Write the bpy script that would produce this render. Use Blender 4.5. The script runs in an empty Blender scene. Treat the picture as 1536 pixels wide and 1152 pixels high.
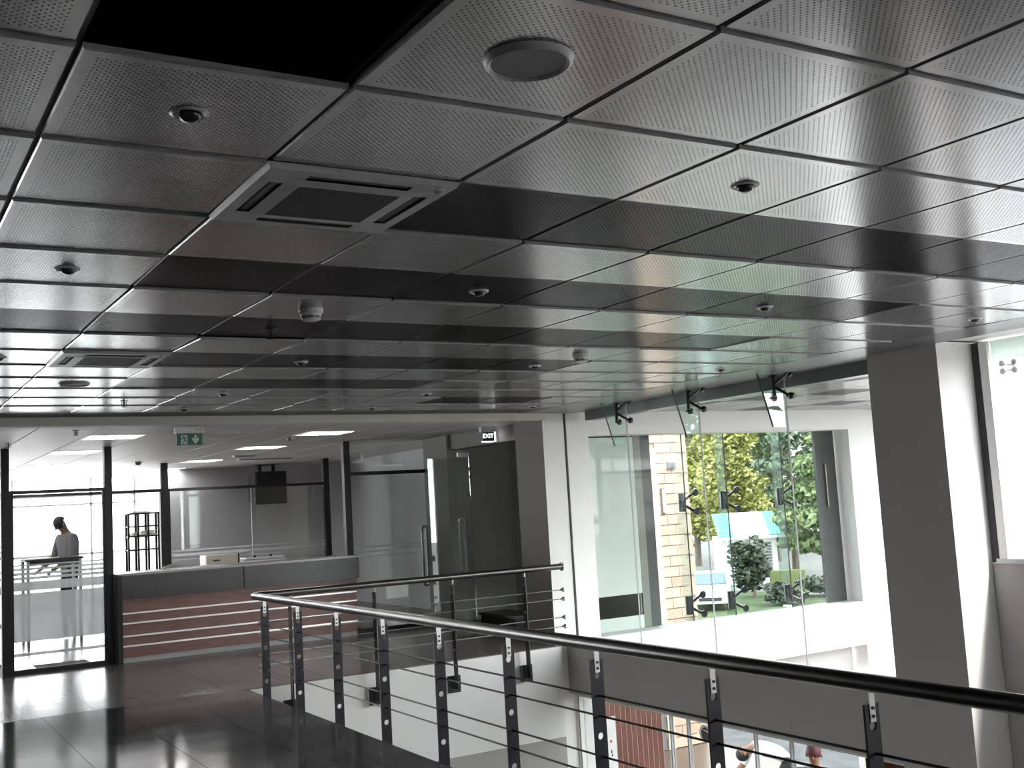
import bpy, bmesh, math, random
from mathutils import Vector, Matrix
random.seed(7)
SC = bpy.context.scene
COL = SC.collection
R = math.radians

# ------------------------------------------------------------------ camera
T = 0.6
EYE = 1.62
CEIL = 2.608
CAM = Vector((0.2092, -2.2946, EYE))
yaw, pitch, roll = R(31.0216), R(6.1128), R(-3.3011)
fw = Vector((math.sin(yaw) * math.cos(pitch), math.cos(yaw) * math.cos(pitch), math.sin(pitch)))
r0 = Vector((math.cos(yaw), -math.sin(yaw), 0)); u0 = r0.cross(fw)
rv = r0 * math.cos(roll) + u0 * math.sin(roll); uv_ = u0 * math.cos(roll) - r0 * math.sin(roll)
cd = bpy.data.cameras.new('camera'); cam = bpy.data.objects.new('camera', cd); COL.objects.link(cam)
cd.sensor_width = 36; cd.lens = 1648.34 * 36 / 1536; cd.clip_end = 500; cd.clip_start = .05
cam.matrix_world = Matrix(((rv.x, uv_.x, -fw.x, CAM.x), (rv.y, uv_.y, -fw.y, CAM.y), (rv.z, uv_.z, -fw.z, CAM.z), (0, 0, 0, 1)))
SC.camera = cam

# ------------------------------------------------------------------ world, sun, exposure
w = bpy.data.worlds.new('sky'); SC.world = w; w.use_nodes = True
nt = w.node_tree; nt.nodes.clear()
out = nt.nodes.new('ShaderNodeOutputWorld'); bg = nt.nodes.new('ShaderNodeBackground')
tc = nt.nodes.new('ShaderNodeTexCoord'); sep = nt.nodes.new('ShaderNodeSeparateXYZ'); cr = nt.nodes.new('ShaderNodeValToRGB')
nt.links.new(tc.outputs['Generated'], sep.inputs[0]); nt.links.new(sep.outputs['Z'], cr.inputs[0])
cr.color_ramp.elements[0].color = (1.0, 1.0, 1.0, 1); cr.color_ramp.elements[0].position = 0.0
cr.color_ramp.elements[1].color = (.86, .92, 1.0, 1); cr.color_ramp.elements[1].position = .8
nt.links.new(cr.outputs[0], bg.inputs[0]); bg.inputs[1].default_value = 3.2
nt.links.new(bg.outputs[0], out.inputs[0])
sl = bpy.data.lights.new('sun_offscreen', 'SUN'); sl.energy = 2.0; sl.angle = R(6); sl.color = (1, .95, .86)
sun = bpy.data.objects.new('sun_offscreen', sl); COL.objects.link(sun)
sun.rotation_euler = Vector((-.25, .75, -.8)).to_track_quat('-Z', 'Y').to_euler()
def portal(name, loc, target, sx, sy):
    l = bpy.data.lights.new(name, 'AREA'); l.shape = 'RECTANGLE'; l.size = sx; l.size_y = sy; l.cycles.is_portal = True
    o = bpy.data.objects.new(name, l); COL.objects.link(o); o.location = loc
    o.rotation_euler = (Vector(target) - Vector(loc)).to_track_quat('-Z', 'Z').to_euler()
portal('window_side_offscreen', (7.62, -3.4, 1.8), (0, -3.4, 1.8), 12.6, 1.7)
portal('sky_atrium_offscreen', (13.3, 1.2, -.3), (0, 1.2, -.3), 14.2, 5.8)
portal('window_office_daylight', (2, 20.7, 1.3), (2, 0, 1.3), 9, 2.6)
portal('window_end_daylight', (9.8, 8.8, 1.2), (9.8, 0, 1.2), 4.3, 2.4)
vs = SC.view_settings
vs.view_transform = 'Standard'; vs.look = 'None'; vs.exposure = 2.25; vs.gamma = 1.0; vs.use_curve_mapping = False
cy = SC.cycles
cy.max_bounces = 10; cy.diffuse_bounces = 5; cy.glossy_bounces = 4; cy.transparent_max_bounces = 24; cy.transmission_bounces = 6
cy.use_denoising = True; cy.sample_clamp_indirect = 6; cy.caustics_reflective = False; cy.caustics_refractive = False

# ------------------------------------------------------------------ materials
M = {}
def N(t, k, **kw):
    n = t.nodes.new(k)
    for a, b in kw.items(): setattr(n, a, b)
    return n
def mat(name, col, rough=.5, metal=0.0, spec=.5, noise=0.0, nscale=8.0, bump=0.0, emit=None, estr=0.0, stretch=None, rnoise=0.0):
    m = bpy.data.materials.new(name); m.use_nodes = True; t = m.node_tree; b = t.nodes['Principled BSDF']
    b.inputs['Base Color'].default_value = (*col, 1); b.inputs['Roughness'].default_value = rough
    b.inputs['Metallic'].default_value = metal; b.inputs['Specular IOR Level'].default_value = spec
    if emit: b.inputs['Emission Color'].default_value = (*emit, 1); b.inputs['Emission Strength'].default_value = estr
    if noise or bump or rnoise:
        c = N(t, 'ShaderNodeTexCoord'); mp = N(t, 'ShaderNodeMapping'); t.links.new(c.outputs['Object'], mp.inputs[0])
        if stretch: mp.inputs['Scale'].default_value = stretch
        n = N(t, 'ShaderNodeTexNoise'); n.inputs['Scale'].default_value = nscale; n.inputs['Detail'].default_value = 5
        t.links.new(mp.outputs[0], n.inputs['Vector'])
        if noise:
            rp = N(t, 'ShaderNodeValToRGB')
            rp.color_ramp.elements[0].color = (*[max(0, x * (1 - noise)) for x in col], 1); rp.color_ramp.elements[0].position = .3
            rp.color_ramp.elements[1].color = (*[min(1, x * (1 + noise)) for x in col], 1); rp.color_ramp.elements[1].position = .7
            t.links.new(n.outputs['Fac'], rp.inputs[0]); t.links.new(rp.outputs[0], b.inputs['Base Color'])
        if bump:
            bp = N(t, 'ShaderNodeBump'); bp.inputs['Strength'].default_value = bump; bp.inputs['Distance'].default_value = .01
            t.links.new(n.outputs['Fac'], bp.inputs['Height']); t.links.new(bp.outputs[0], b.inputs['Normal'])
        if rnoise:
            mr = N(t, 'ShaderNodeMapRange'); mr.inputs[3].default_value = max(0, rough - rnoise); mr.inputs[4].default_value = rough + rnoise
            t.links.new(n.outputs['Fac'], mr.inputs[0]); t.links.new(mr.outputs[0], b.inputs['Roughness'])
    M[name] = m
    return m
def glass(name, tint, ior=1.5, boost=1.0, rough=0.0):
    m = bpy.data.materials.new(name); m.use_nodes = True; t = m.node_tree; t.nodes.clear()
    o = N(t, 'ShaderNodeOutputMaterial'); mx = N(t, 'ShaderNodeMixShader'); tr = N(t, 'ShaderNodeBsdfTransparent'); gl = N(t, 'ShaderNodeBsdfGlossy')
    tr.inputs[0].default_value = (*tint, 1); gl.inputs['Roughness'].default_value = rough
    fr = N(t, 'ShaderNodeFresnel'); fr.inputs[0].default_value = ior
    ml = N(t, 'ShaderNodeMath', operation='MULTIPLY'); ml.inputs[1].default_value = boost; ml.use_clamp = True
    t.links.new(fr.outputs[0], ml.inputs[0]); t.links.new(ml.outputs[0], mx.inputs[0])
    t.links.new(tr.outputs[0], mx.inputs[1]); t.links.new(gl.outputs[0], mx.inputs[2]); t.links.new(mx.outputs[0], o.inputs[0])
    M[name] = m; return m
def frosted(name, col, alpha):
    m = bpy.data.materials.new(name); m.use_nodes = True; t = m.node_tree; t.nodes.clear()
    o = N(t, 'ShaderNodeOutputMaterial'); mx = N(t, 'ShaderNodeMixShader'); tr = N(t, 'ShaderNodeBsdfTransparent')
    m2 = N(t, 'ShaderNodeMixShader'); tl = N(t, 'ShaderNodeBsdfTranslucent'); df = N(t, 'ShaderNodeBsdfDiffuse')
    tl.inputs[0].default_value = (*col, 1); df.inputs[0].default_value = (*col, 1)
    t.links.new(tl.outputs[0], m2.inputs[1]); t.links.new(df.outputs[0], m2.inputs[2])
    mx.inputs[0].default_value = alpha; t.links.new(tr.outputs[0], mx.inputs[1]); t.links.new(m2.outputs[0], mx.inputs[2])
    t.links.new(mx.outputs[0], o.inputs[0]); M[name] = m; return m
def tile_mat(name, col, rough, metal):
    """perforated metal tray: staggered round punctures inside a plain margin"""
    m = mat(name, col, rough, metal); t = m.node_tree; b = t.nodes['Principled BSDF']
    c = N(t, 'ShaderNodeTexCoord')
    def lattice(off):
        a = N(t, 'ShaderNodeVectorMath', operation='ADD'); a.inputs[1].default_value = (off, off, 0)
        s = N(t, 'ShaderNodeVectorMath', operation='SCALE'); s.inputs['Scale'].default_value = 1 / .019
        f = N(t, 'ShaderNodeVectorMath', operation='FRACTION')
        d = N(t, 'ShaderNodeVectorMath', operation='SUBTRACT'); d.inputs[1].default_value = (.5, .5, 0)
        z = N(t, 'ShaderNodeVectorMath', operation='MULTIPLY'); z.inputs[1].default_value = (1, 1, 0)
        l = N(t, 'ShaderNodeVectorMath', operation='LENGTH')
        t.links.new(c.outputs['Object'], a.inputs[0]); t.links.new(a.outputs[0], s.inputs[0]); t.links.new(s.outputs[0], f.inputs[0])
        t.links.new(f.outputs[0], d.inputs[0]); t.links.new(d.outputs[0], z.inputs[0]); t.links.new(z.outputs[0], l.inputs[0])
        return l.outputs['Value']
    mn = N(t, 'ShaderNodeMath', operation='MINIMUM'); t.links.new(lattice(0), mn.inputs[0]); t.links.new(lattice(.0095), mn.inputs[1])
    lt = N(t, 'ShaderNodeMath', operation='LESS_THAN'); lt.inputs[1].default_value = .125; t.links.new(mn.outputs[0], lt.inputs[0])
    ab = N(t, 'ShaderNodeVectorMath', operation='ABSOLUTE'); t.links.new(c.outputs['Object'], ab.inputs[0])
    sp = N(t, 'ShaderNodeSeparateXYZ'); t.links.new(ab.outputs[0], sp.inputs[0])
    mxm = N(t, 'ShaderNodeMath', operation='MAXIMUM'); t.links.new(sp.outputs[0], mxm.inputs[0]); t.links.new(sp.outputs[1], mxm.inputs[1])
    mg = N(t, 'ShaderNodeMath', operation='LESS_THAN'); mg.inputs[1].default_value = .262; t.links.new(mxm.outputs[0], mg.inputs[0])
    an = N(t, 'ShaderNodeMath', operation='MULTIPLY'); t.links.new(lt.outputs[0], an.inputs[0]); t.links.new(mg.outputs[0], an.inputs[1])
    mx = N(t, 'ShaderNodeMix', data_type='RGBA'); mx.inputs[6].default_value = (*col, 1); mx.inputs[7].default_value = (.006, .006, .007, 1)
    t.links.new(an.outputs[0], mx.inputs[0]); t.links.new(mx.outputs[2], b.inputs['Base Color'])
    mr = N(t, 'ShaderNodeMapRange'); mr.inputs[3].default_value = rough; mr.inputs[4].default_value = .9
    t.links.new(an.outputs[0], mr.inputs[0]); t.links.new(mr.outputs[0], b.inputs['Roughness'])
    ms = N(t, 'ShaderNodeMapRange'); ms.inputs[3].default_value = metal; ms.inputs[4].default_value = 0
    t.links.new(an.outputs[0], ms.inputs[0]); t.links.new(ms.outputs[0], b.inputs['Metallic'])
    return m
def leaf_mat(name, c1, c2):
    m = mat(name, c1, .6); t = m.node_tree; b = t.nodes['Principled BSDF']
    g = N(t, 'ShaderNodeNewGeometry'); rp = N(t, 'ShaderNodeValToRGB')
    rp.color_ramp.elements[0].color = (*c1, 1); rp.color_ramp.elements[1].color = (*c2, 1)
    t.links.new(g.outputs['Random Per Island'], rp.inputs[0]); t.links.new(rp.outputs[0], b.inputs['Base Color'])
    return m
def brick_mat(name, c1, c2, mortar):
    m = mat(name, c1, .8); t = m.node_tree; b = t.nodes['Principled BSDF']
    g = N(t, 'ShaderNodeObjectInfo'); rp = N(t, 'ShaderNodeValToRGB')
    rp.color_ramp.elements[0].color = (*c1, 1); rp.color_ramp.elements[1].color = (*c2, 1)
    t.links.new(g.outputs['Random'], rp.inputs[0]); t.links.new(rp.outputs[0], b.inputs['Base Color'])
    return m

tile_mat('tile_light', (.40, .395, .405), .21, .7)
mat('tile_edge', (.40, .395, .405), .45)
mat('speaker_cloth', (.34, .34, .35), .6)
tile_mat('tile_dark', (.085, .082, .085), .22, .8)
M['tile_dark'].node_tree.nodes['Principled BSDF'].inputs['Specular Tint'].default_value = (.35, .34, .35, 1)
mat('plenum', (.03, .03, .03), .9)
mat('border_panel', (.2, .2, .21), .3, .4)
mat('floor_near', (.07, .068, .071), .10, 0, .5, noise=.25, nscale=2.5, rnoise=.05)
mat('floor_far', (.17, .15, .145), .24, 0, .5, noise=.15, nscale=2.5, rnoise=.06)
mat('grout', (.03, .03, .03), .8)
mat('white_wall', (.80, .79, .78), .6, noise=.02, nscale=3)
mat('cream_wall', (.74, .72, .66), .6)
mat('grey_wall', (.36, .342, .335), .6, noise=.03, nscale=2)
mat('brown_wall', (.19, .175, .165), .6)
mat('office_wall', (.78, .78, .80), .6)
mat('office_tile', (.72, .71, .70), .5)
mat('concrete', (.3, .3, .3), .8)
mat('stile_dark', (.035, .040, .038), .5)
mat('dark_frame', (.022, .020, .024), .6, 0)
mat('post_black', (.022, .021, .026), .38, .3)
mat('steel', (.55, .55, .54), .22, 1.0)
mat('rail_steel', (.10, .097, .094), .28, 1.0)
mat('cable', (.30, .30, .31), .3, .8)
mat('bracket', (.75, .74, .73), .3, .6)
mat('black', (.01, .01, .01), .5)
mat('fin_edge', (.02, .035, .03), .3)
mat('spider_steel', (.07, .07, .075), .3, .9)
mat('white_plastic', (.78, .77, .77), .4)
mat('ac_white', (.64, .63, .65), .4)
mat('grille', (.10, .10, .105), .5)
mat('slot', (.02, .02, .022), .4)
mat('lamp_lens', (.04, .04, .045), .15)
mat('lamp_rim', (.75, .75, .75), .4, .1)
mat('counter_black', (.045, .042, .047), .35, noise=.1, nscale=20)
mat('counter_top', (.35, .34, .35), .25)
mat('counter_wood', (.27, .14, .125), .42, noise=.16, nscale=6, stretch=(1.2, 1, 6))
mat('strip_silver', (.85, .82, .82), .3, .5)
mat('sign_green', (.004, .10, .06), .4)
mat('sign_white', (.62, .74, .70), .4)
mat('sign_housing', (.72, .71, .73), .4)
mat('exit_lit', (.8, .8, .8), .4, emit=(1, 1, 1), estr=1.2)
mat('exit_glow', (.8, .85, .85), .4, emit=(.85, .93, .95), estr=.75)
mat('exit_dark', (.03, .04, .045), .4)
mat('tube_light', (.8, .8, .8), .4, emit=(1, .98, .95), estr=10)
mat('louvre', (.7, .7, .7), .3, .5)
mat('tv_black', (.006, .006, .007), .35)
mat('tv_side', (.07, .07, .075), .5)
mat('paper', (.7, .69, .62), .8, noise=.2, nscale=40)
mat('beige_box', (.62, .58, .48), .5)
mat('sill', (.55, .56, .56), .5)
mat('brick_mortar', (.29, .22, .17), .9)
brick_mat('brick', (.29, .20, .155), (.36, .265, .205), None)
mat('brick_trim', (.40, .35, .28), .8)
mat('wood_slat', (.16, .048, .03), .5, noise=.3, nscale=8, stretch=(1, 1, .2))
mat('wood_back', (.05, .02, .015), .7)
mat('slat_edge', (.42, .25, .2), .5)
mat('curtain', (.36, .11, .03), .7, noise=.3, nscale=10, stretch=(1, 1, .1))
mat('ground_paving', (.06, .042, .032), .3, noise=.2, nscale=.6)
mat('lower_tile', (.42, .40, .37), .3, noise=.1, nscale=.6)
mat('atrium_floor', (.05, .035, .025), .25)
mat('drive', (.05, .05, .052), .9, 0, .3, noise=.3, nscale=3)
mat('lawn', (.035, .055, .02), .9, 0, .3, noise=.4, nscale=1.5)
mat('asphalt', (.10, .098, .095), .8, noise=.15, nscale=.3)
mat('teal_roof', (.06, .26, .26), .4)
mat('white_roof', (.6, .63, .63), .4)
mat('kiosk_wall', (.62, .62, .61), .7)
mat('shutter', (.14, .14, .145), .5, .1)
mat('car_paint', (.55, .59, .63), .2, .2)
mat('car_glass', (.04, .07, .10), .08)
mat('rubber', (.015, .015, .015), .7)
mat('green_cabinet', (.09, .11, .035), .5)
mat('bark', (.09, .07, .055), .9)
leaf_mat('leaf_yellow', (.16, .175, .035), (.33, .33, .11))
leaf_mat('leaf_mid', (.055, .10, .035), (.16, .20, .085))
leaf_mat('leaf_dark', (.025, .05, .03), (.10, .135, .08))
leaf_mat('leaf_palm', (.012, .02, .012), (.035, .05, .028))
mat('skin', (.26, .15, .10), .55)
mat('hair', (.012, .010, .010), .6)
mat('hair_red', (.10, .02, .025), .6)
mat('shirt_grey', (.2, .2, .21), .8)
mat('shirt_white', (.85, .86, .92), .8)
mat('shirt_blue', (.03, .07, .16), .8)
mat('trousers', (.03, .03, .035), .8)
mat('red', (.5, .03, .04), .5)
mat('ink', (.03, .03, .03), .6)
glass('glass_clear', (.96, .98, .975), 1.45, .3)
glass('glass_wall', (.962, .976, .97), 1.45, .025)
glass('glass_fin', (.89, .965, .935), 1.5, .3)
glass('glass_tinted', (.72, .738, .73), 1.45, .06)
glass('glass_door', (.86, .88, .87), 1.5, 1.6)
glass('glass_office', (.95, .965, .965), 1.5, .7)
frosted('film', (.9, .9, .92), .82)
frosted('film_green', (.80, .88, .84), .9)
frosted('film_window', (.95, .96, .97), .25)
frosted('film_side', (.95, .96, .97), .18)

# ------------------------------------------------------------------ mesh helpers
W = {}
class MB:
    def __init__(s): s.v = []; s.f = []; s.mi = []; s.cur = 0
    def add(s, vs, fs):
        b = len(s.v); s.v += [tuple(p) for p in vs]; s.f += [tuple(i + b for i in f) for f in fs]; s.mi += [s.cur] * len(fs); return s
    def box(s, x0, x1, y0, y1, z0, z1):
        return s.add([(x0, y0, z0), (x1, y0, z0), (x1, y1, z0), (x0, y1, z0), (x0, y0, z1), (x1, y0, z1), (x1, y1, z1), (x0, y1, z1)],
                     [(0, 3, 2, 1), (4, 5, 6, 7), (0, 1, 5, 4), (1, 2, 6, 5), (2, 3, 7, 6), (3, 0, 4, 7)])
    def hull(s, lower, upper):
        n = len(lower)
        return s.add(list(lower) + list(upper), [tuple(range(n - 1, -1, -1)), tuple(range(n, 2 * n))] + [(i, (i + 1) % n, n + (i + 1) % n, n + i) for i in range(n)])
    def prism(s, poly, axis, a, b):
        def p3(p, t):
            return (t, p[0], p[1]) if axis == 0 else (p[0], t, p[1]) if axis == 1 else (p[0], p[1], t)
        return s.hull([p3(p, a) for p in poly], [p3(p, b) for p in poly])
    def tube(s, pts, r, n=10, cap=True):
        pts = [Vector(p) for p in pts]; rs = r if isinstance(r, (list, tuple)) else [r] * len(pts); rings = []
        d0 = (pts[1] - pts[0]).normalized(); a = Vector((0, 0, 1)) if abs(d0.z) < .9 else Vector((1, 0, 0)); u = d0.cross(a).normalized()
        for i, p in enumerate(pts):
            if i == 0: d = pts[1] - p
            elif i == len(pts) - 1: d = p - pts[-2]
            else: d = (pts[i + 1] - p).normalized() + (p - pts[i - 1]).normalized()
            d.normalize(); u = (u - d * u.dot(d)).normalized(); q = d.cross(u)
            rings.append([p + (u * math.cos(t) + q * math.sin(t)) * rs[i] for t in [2 * math.pi * k / n for k in range(n)]])
        vs = [v for rg in rings for v in rg]; fs = []
        for i in range(len(pts) - 1):
            for k in range(n): fs.append((i * n + k, i * n + (k + 1) % n, (i + 1) * n + (k + 1) % n, (i + 1) * n + k))
        if cap: fs += [tuple(range(n - 1, -1, -1)), tuple(range((len(pts) - 1) * n, len(pts) * n))]
        return s.add(vs, fs)
    def lathe(s, prof, c=(0, 0, 0), n=24, axis=2):
        vs = []; fs = []
        for (r, z) in prof:
            for k in range(n):
                t = 2 * math.pi * k / n; a, b = r * math.cos(t), r * math.sin(t)
                p = (a, b, z) if axis == 2 else (z, a, b) if axis == 0 else (b, z, a)
                vs.append((p[0] + c[0], p[1] + c[1], p[2] + c[2]))
        m = len(prof)
        for i in range(m - 1):
            for k in range(n): fs.append((i * n + k, i * n + (k + 1) % n, (i + 1) * n + (k + 1) % n, (i + 1) * n + k))
        fs += [tuple(range(n - 1, -1, -1)), tuple(range((m - 1) * n, m * n))]
        return s.add(vs, fs)
    def build(s, name, mt, parent=None, smooth=False, bevel=0):
        me = bpy.data.meshes.new(name); off = W.get(parent.name, Vector()) if parent else Vector()
        me.from_pydata([Vector(p) - off for p in s.v], [], s.f)
        ms = mt if isinstance(mt, (list, tuple)) else [mt]
        for m_ in ms: me.materials.append(M[m_])
        if len(ms) > 1: me.polygons.foreach_set('material_index', s.mi)
        bm = bmesh.new(); bm.from_mesh(me); bmesh.ops.recalc_face_normals(bm, faces=bm.faces)
        if bevel: bmesh.ops.bevel(bm, geom=[e for e in bm.edges if e.calc_face_angle(0) > .6], offset=bevel, segments=2, affect='EDGES', profile=.6)
        bm.to_mesh(me); bm.free()
        if smooth:
            me.shade_smooth()
            me.set_sharp_from_angle(angle=R(40))
        o = bpy.data.objects.new(name, me); COL.objects.link(o)
        if parent: o.parent = parent; W[o.name] = off
        return o
def box(name, mt, x0, x1, y0, y1, z0, z1, parent=None, bevel=0): return MB().box(x0, x1, y0, y1, z0, z1).build(name, mt, parent, bevel=bevel)
def tag(o, label=None, cat=None, group=None, kind=None):
    if label: o['label'] = label
    if cat: o['category'] = cat
    if group: o['group'] = group
    if kind: o['kind'] = kind
    return o
def struct(o, label=None): o['kind'] = 'structure'; return tag(o, label)
def empty(name, loc, label=None, cat=None, group=None):
    o = bpy.data.objects.new(name, None); COL.objects.link(o); o.location = loc; W[o.name] = Vector(loc); o.empty_display_size = .1
    return tag(o, label, cat, group)
def link(name, me, loc, parent=None, rot=(0, 0, 0), off=None):
    o = bpy.data.objects.new(name, me); COL.objects.link(o); o.rotation_euler = rot
    o.location = Vector(loc) - (W.get(parent.name, Vector()) if parent else Vector())
    if parent: o.parent = parent; W[o.name] = Vector(loc)
    return o
def copy_tree(o, loc=None, parent=None):
    c = o.copy(); COL.objects.link(c)
    if parent: c.parent = parent
    if loc: c.location = loc
    for ch in list(o.children): copy_tree(ch, None, c)
    return c
def text_mesh(name, s, size, mt, parent, origin, xdir, zdir, extrude=.001):
    cu = bpy.data.curves.new(name, 'FONT'); cu.body = s; cu.size = size; cu.align_x = 'CENTER'; cu.align_y = 'CENTER'; cu.extrude = extrude
    tmp = bpy.data.objects.new(name + '_tmp', cu); COL.objects.link(tmp); bpy.context.view_layer.update()
    me = bpy.data.meshes.new_from_object(tmp.evaluated_get(bpy.context.evaluated_depsgraph_get()))
    bpy.data.objects.remove(tmp); X = Vector(xdir); Z = Vector(zdir); Y = Z.cross(X); off = W.get(parent.name, Vector())
    for v in me.vertices:
        p = v.co.copy(); v.co = Vector(origin) + X * p.x + Z * p.y - Y * p.z - off
    me.materials.clear(); me.materials.append(M[mt]); me.name = name
    o = bpy.data.objects.new(name, me); COL.objects.link(o); o.parent = parent; W[o.name] = off
    return o

# ================================================================== STRUCTURE
# ---- hall floor (near, glossy) and floor towards the office
fl = struct(box('floor_hall', 'grout', -5, 3.40, -9, 8.215, -.30, -.006))
for i in range(-3, 4):
    x0 = 1.605 + .6 * i; x1 = min(x0 + .597, 3.40)
    if x0 >= 3.39: continue
    for j in range(0, 8):
        y1 = 8.212 - 1.2 * j - (.6 if i % 2 else 0); y0 = max(y1 - 1.197, -.6)
        y1 = min(y1, 8.212)
        if y1 - y0 > .05: box('floor_tile', 'floor_near', x0, x1, y0, y1, -.012, 0, fl)
    if i % 2: box('floor_tile', 'floor_near', x0, x1, 7.615, 8.212, -.012, 0, fl)
box('floor_field', 'floor_near', -5, -.2, -9, 8.212, -.012, -.0005, fl)
box('floor_field', 'floor_near', -.2, 3.40, -9, -.6, -.012, -.0005, fl)
box('edge_trim', 'black', 3.40, 3.405, -9, 8.215, -.06, .001, fl)
ff = struct(box('floor_office', 'grout', -5, 8.6, 8.66, 21, -.30, -.006))
box('slab_edge', 'grout', -5, 6.97, 8.24, 8.66, -.30, -.006, ff)
for i in range(-3, 10):
    x0 = 1.446 + .6 * i
    for j in range(0, 3):
        y0 = 8.76 + 1.2 * j + (.6 if i % 2 == 1 else 0) - (1.2 if i % 2 == 1 else 0)
        ya = max(y0, 8.228)
        xe = x0 + .597 if ya > 8.6 or x0 + .597 < 6.97 else 6.968
        if x0 < xe: box('floor_tile', 'floor_far', x0, xe, ya, y0 + 1.197, -.012, 0, ff)
    if i % 2 == 0 and x0 < 6.9: box('floor_tile', 'floor_far', x0, min(x0 + .597, 6.968), 8.228, 8.757, -.012, 0, ff)
box('floor_field', 'floor_far', -5, 8.6, 12.3, 21, -.012, -.0005, ff)
box('floor_field', 'floor_far', -5, -.36, 8.228, 12.3, -.012, -.0005, ff)
box('floor_field', 'floor_far', 7.45, 8.6, 8.66, 12.3, -.012, -.0005, ff)
# ---- hall ceiling with perforated tray tiles
ce = struct(box('ceiling_hall', 'plenum', -5, 7.06, -9, 8.27, CEIL + .22, CEIL + .32))
def tray():
    m = MB(); hx, hy, b = .2935, .2975, .004
    m.add([(-hx + b, -hy + b, 0), (hx - b, -hy + b, 0), (hx - b, hy - b, 0), (-hx + b, hy - b, 0),
           (-hx, -hy, b), (hx, -hy, b), (hx, hy, b), (-hx, hy, b), (-hx, -hy, .014), (hx, -hy, .014), (hx, hy, .014), (-hx, hy, .014)],
          [(3, 2, 1, 0)] + [(i, (i + 1) % 4, 4 + (i + 1) % 4, 4 + i) for i in range(4)] + [(4 + i, 4 + (i + 1) % 4, 8 + (i + 1) % 4, 8 + i) for i in range(4)] + [(8, 9, 10, 11)])
    return m
def edge_faces(o):
    for p in o.data.polygons:
        if p.normal.y < -.5: p.material_index = 1
        elif abs(p.normal.x) > .9: p.material_index = 1
    return o
tl_o = edge_faces(tray().build('ceiling_tile', ['tile_light', 'tile_edge'], ce))
td_o = edge_faces(tray().build('ceiling_tile', ['tile_dark', 'tile_edge'], ce))
tl, td = tl_o.data, td_o.data; bpy.data.objects.remove(tl_o); bpy.data.objects.remove(td_o)
dark = set()
for a in range(3, 11): dark.add((a, 1))
for a in range(2, 9): dark.add((a, 3))
for a in range(0, 9): dark.add((a, 5))
for a in range(3, 8): dark.add((a, 7))
for a in range(3, 7): dark.add((a, 9))
dark |= {(8, 11), (9, 11)}
dark |= {(a, 13) for a in range(-1, 11)}
AC = {(2, 1), (2, 7)}
for a in range(-2, 11):
    for b in range(-2, 14):
        if (a, b) == (1, -1) or (a, b) in AC: continue
        if b == 13:
            m = MB(); o = link('ceiling_tile', td, ((a + .5) * T, 13.37 * T, CEIL), ce); o.scale = (1, .74, 1); continue
        dk = (a, b) in dark
        drop = 0 if dk else .0085
        if (a, b) == (3, 6): drop = .016
        drop += random.uniform(-.0012, .0012)
        o = link('ceiling_tile', td if dk else tl, ((a + .5) * T, (b + .5) * T, CEIL - drop / 2 + (.002 if dk else 0)), ce, rot=(drop / .6, random.uniform(-.0015, .0015), 0))
for i, a in enumerate(range(-2, 12)):
    box('grid_runner', 'black', a * T - .009, a * T + .009, -1.2, 8.2, CEIL + .016, CEIL + .03, ce)
box('panel_field', 'tile_light', -5, 6.6, -9, -1.2, CEIL, CEIL + .03, ce)
box('panel_field', 'tile_light', -5, -1.2, -1.2, 8.25, CEIL, CEIL + .03, ce)
for k in range(11): box('border_panel', 'border_panel', 6.606, 7.06, -1.2 + k * .9, -1.2 + k * .9 + .895 if k < 10 else 8.25, CEIL - .004, CEIL + .02, ce)
box('border_panel', 'border_panel', 6.606, 7.06, -9, -1.2, CEIL - .004, CEIL + .02, ce)
hd = struct(box('beam_header', 'cream_wall', -5, 7.0, 8.26, 8.42, 2.53, 2.9))
# ---- office ceiling
oc = struct(box('ceiling_office', 'black', -5, 8.6, 8.42, 21, 2.62, 2.75))
me = MB().box(-.2925, .2925, -.2965, .2965, 0, .02).build('office_tile', 'office_tile', oc); tme = me.data; bpy.data.objects.remove(me)
lights = [(2.57, 9.96), (2.57, 12.36), (2.57, 15.36), (2.57, 17.76), (4.97, 9.96), (4.97, 12.36), (4.97, 15.36), (4.97, 17.76)]
lset = set()
for i in range(-2, 12):
    for j in range(0, 17):
        x, y = .17 + .6 * i, 8.76 + .6 * j
        if any(abs(x - lx) < .2 and abs(y - ly) < .2 for lx, ly in lights): continue
        link('ceiling_tile', tme, (x, y, 2.555), oc)
box('ceiling_field', 'office_tile', -5, -1.33, 8.42, 21, 2.555, 2.575, oc)
box('ceiling_field', 'office_tile', -1.33, 7.07, 18.66, 21, 2.555, 2.575, oc)
box('ceiling_field', 'office_tile', 7.07, 8.6, 8.42, 21, 2.555, 2.575, oc)
# ---- walls behind and beside the camera (out of view, close the hall)
struct(box('wall_left', 'grey_wall', -5.2, -5, -9, 21, 0, 2.9))
struct(box('wall_rear', 'grey_wall', -5, 7.5, -9.2, -9, -3.2, 2.9))
struct(box('roof_hall', 'concrete', -5.2, 7.75, -9.2, 8.7, 2.9, 3.05))  # unseen roof slab added to stop sky light leaking in above the ceiling
struct(box('roof_office', 'concrete', -5.2, 8.75, 8.7, 21, 2.9, 3.05))
struct(box('wall_upper', 'concrete', 7.44, 7.52, 3.65, 8.33, 2.66, 2.9))  # unseen strip added over the glass wall against the same light leak
struct(box('wall_upper_end', 'concrete', 6.97, 8.75, 8.33, 8.7, 2.64, 2.9))
struct(box('wall_passage_outer', 'concrete', 8.6, 8.75, 8.66, 12.5, 0, 2.9))
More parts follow.
